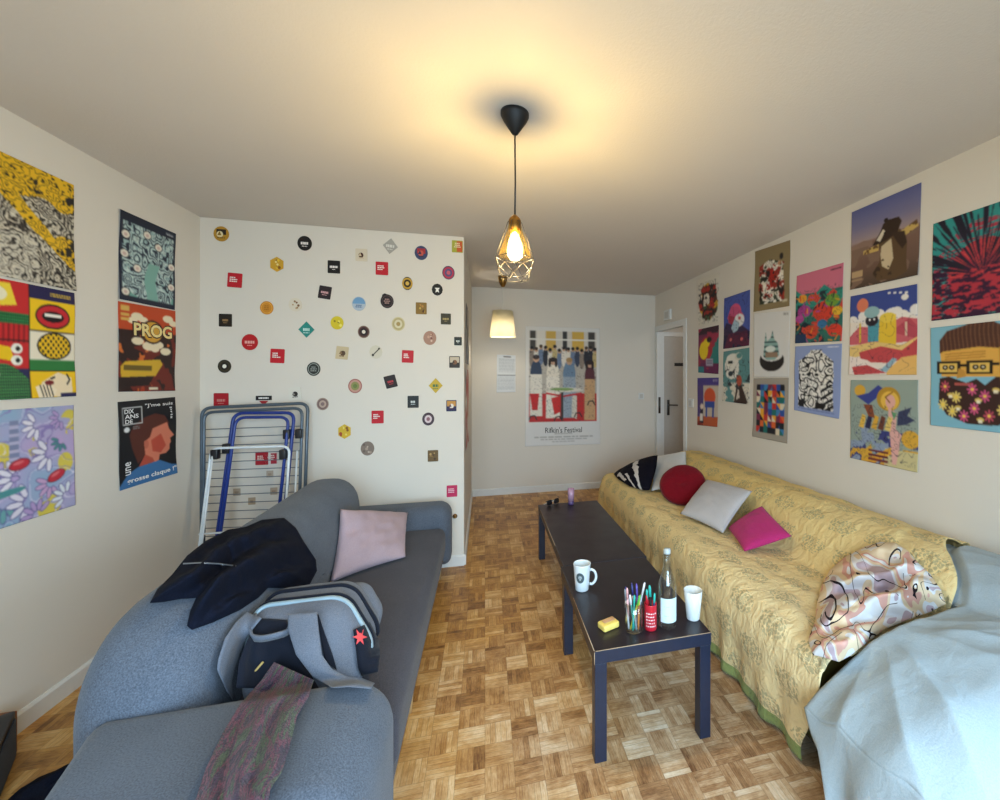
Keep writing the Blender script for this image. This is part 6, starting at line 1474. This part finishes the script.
M['faint'] = flat('faint_grey_blue_print', '#9fb4bd', 0.6)
decal(bc, lambda z: .0395, [[(x, z), (x + w_, z), (x + w_, z + .003), (x, z + .003)] for x, z, w_ in ((-.025, .10, .016), (-.006, .10, .02), (-.025, .088, .04), (-.025, .062, .014), (-.008, .062, .022), (-.02, .054, .03))], 'lettering', M['faint'], lab_, .0014)
# white cup
cc = ontab(693, 618.5) + ZA * 0.001
t = thing('cup', cc, 'white handleless cup beside the bottle on the table corner', 'cup')
G().lathe(cc, [(0.0, 0), (0.026, 0), (0.0285, 0.004), (0.034, 0.06), (0.040, 0.125), (0.0385, 0.1255), (0.032, 0.06), (0.026, 0.009), (0.0, 0.008)], 36, False).obj('wall', M['china'], t)
# yellow sponge-like packet
sc_ = ontab(608.5, 627.5)
t = thing('packet', sc_ + ZA * 0.001, 'small yellow packet lying near the table corner', 'packet', None, 0.35)
M['yellow_pack'] = flat('yellow_packet', '#e0c566', 0.5, var=0.08); M['tan_band'] = flat('tan_pink_band', '#c59a72', 0.5)
v, f = slab(arc_poly([(-.040, -.027), (.040, -.027), (.040, .027), (-.040, .027)], .008), .026, .007, (ZA * .013, XA, YA, ZA), .002, 0, 4, .015)
mesh('packet_body', v, f, M['yellow_pack'], t, local=True)
v, f = slab(arc_poly([(-.026, -.010), (.030, -.010), (.030, .014), (-.026, .014)], .003), .002, .0008, (ZA * .0295, XA, YA, ZA), 0, 0, 2, .015)
mesh('band', v, f, M['tan_band'], t.children[0], local=True)
# far end: tumbler and sunglasses
tc = ontab(571, 504.5) + ZA * 0.001
t = thing('tumbler', tc, 'pink lilac tumbler at the far end of the table', 'tumbler')
M['lilac'] = flat('lilac_plastic', '#b58fa8', 0.25); M['purple_base'] = flat('purple_plastic', '#5d4a7a', 0.3)
G().lathe(tc, [(0.0, 0.03), (0.024, 0.03), (0.028, 0.13), (0.0265, 0.13), (0.0225, 0.036), (0.0, 0.036)], 28, False).obj('wall', M['lilac'], t)
G().lathe(tc, [(0.0, 0), (0.023, 0), (0.0238, 0.029), (0.0, 0.029)], 28, False).obj('foot', M['purple_base'], t)
gc = ontab(553, 504.5)
t = thing('sunglasses', gc, 'dark folded sunglasses beside the pink tumbler', 'sunglasses', None, 0.5)
for sx_ in (-1, 1):
    v, f = slab(arc_poly([(sx_ * .036 - .028, .004), (sx_ * .036 + .028, .004), (sx_ * .036 + .024, .044), (sx_ * .036 - .024, .044)], .012), .004, .0015, (Vector((0, 0, .0)), XA, ZA, -YA), .002, 0, 3, .01)
    mesh('lens', v, f, M['black'], t, local=True)
G().tube([(-.01, 0, .034), (0, -.001, .038), (.01, 0, .034)], .003, 6).obj('bridge', M['black'], t, local=True)
G().tube([(-.064, .004, .036), (-.05, .03, .028), (.03, .05, .004)], .003, 6).obj('temple', M['black'], t, local=True)
G().tube([(.064, .004, .036), (.05, .02, .026), (-.06, .045, .004)], .003, 6).obj('temple', M['white_cord'], t, local=True, label='pale temple arm')
# ================================================================== low things by the left wall
a_ = Vector((0.5, -0.866, 0)); n_ = Vector((-0.866, -0.5, 0)); e_ = Vector((-1.780, 2.235, 0.002))
t = thing('box', e_ + a_ * .15 + n_ * .04, 'black box standing on the floor against the left wall', 'box', None, math.atan2(a_.y, a_.x))
v, f = slab(arc_poly([(-.15, 0), (.15, 0), (.15, .188), (-.15, .188)], .006, 3), .09, .006, (Vector((0, 0, 0)), XA, ZA, -YA), 0, 0, 3, .03)
mesh('case', v, f, M['black'], t, local=True)
v, f = slab(arc_poly([(-.13, .02), (.13, .02), (.13, .17), (-.13, .17)], .01, 3), .004, .001, (Vector((0, .048, 0)), XA, ZA, -YA), 0, 0, 2, .03)
mesh('grille', v, f, M['pack_dark'], t.children[0], local=True)
M['board'] = flat('brown_board', '#8a5a3c', 0.5, var=0.15, sc=12)
tag(G().box((-1.884, 2.262, 0.001), (-1.80, 2.276, 0.165), .003).obj('wooden_board', M['board'], smooth=False), 'small brown board leaning upright beside the black box', 'board')
g = G(); pts = []; NU, NV = 36, 18
fc = Vector((-1.46, 1.93, 0.004))
for i in range(NU):
    for j in range(NV):
        a = 2 * math.pi * i / NU; r_ = j / (NV - 1); q = a_ * (.25 * r_ * math.cos(a)) + n_ * (.12 * r_ * math.sin(a)); h = (1 - r_ ** 2.2) * .055 * (0.7 + .9 * abs(fbm((q.x * 9, q.y * 9, 3), 1.0)))
        pts.append(fc + q * (1 + .18 * fbm((math.cos(a), math.sin(a), 4), 1.3)) + ZA * h)
for i in range(NU):
    for j in range(NV - 1): g.f.append((i * NV + j, ((i + 1) % NU) * NV + j, ((i + 1) % NU) * NV + j + 1, i * NV + j + 1))
g.v = pts; g.f.append(tuple(i * NV + NV - 1 for i in range(NU)))
tag(g.obj('garment', M['navy']), 'dark crumpled garment on the floor behind the grey sofa arm', 'clothing')
# fitting by the sofa arm on the sticker wall
q = P(455, 516, y=YK); t = thing('wall_hook', q, 'small brass fitting on the sticker wall above the sofa arm', 'fitting')
G().lathe((0, 0, 0), [(0.0, 0), (0.016, 0), (0.016, 0.006), (0.006, 0.008), (0.006, 0.022), (0.011, 0.026), (0.011, 0.032), (0.0, 0.034)], 16, False)
g = G()
for r0, r1, y0, y1 in ((.018, .018, .0, .006), (.006, .006, .006, .024), (.012, .009, .024, .034)):
    g.tube([q - YA * (y0 + .0005), q - YA * y1], [r0, r1], 14)
g.obj('knob', M['brass'], t)
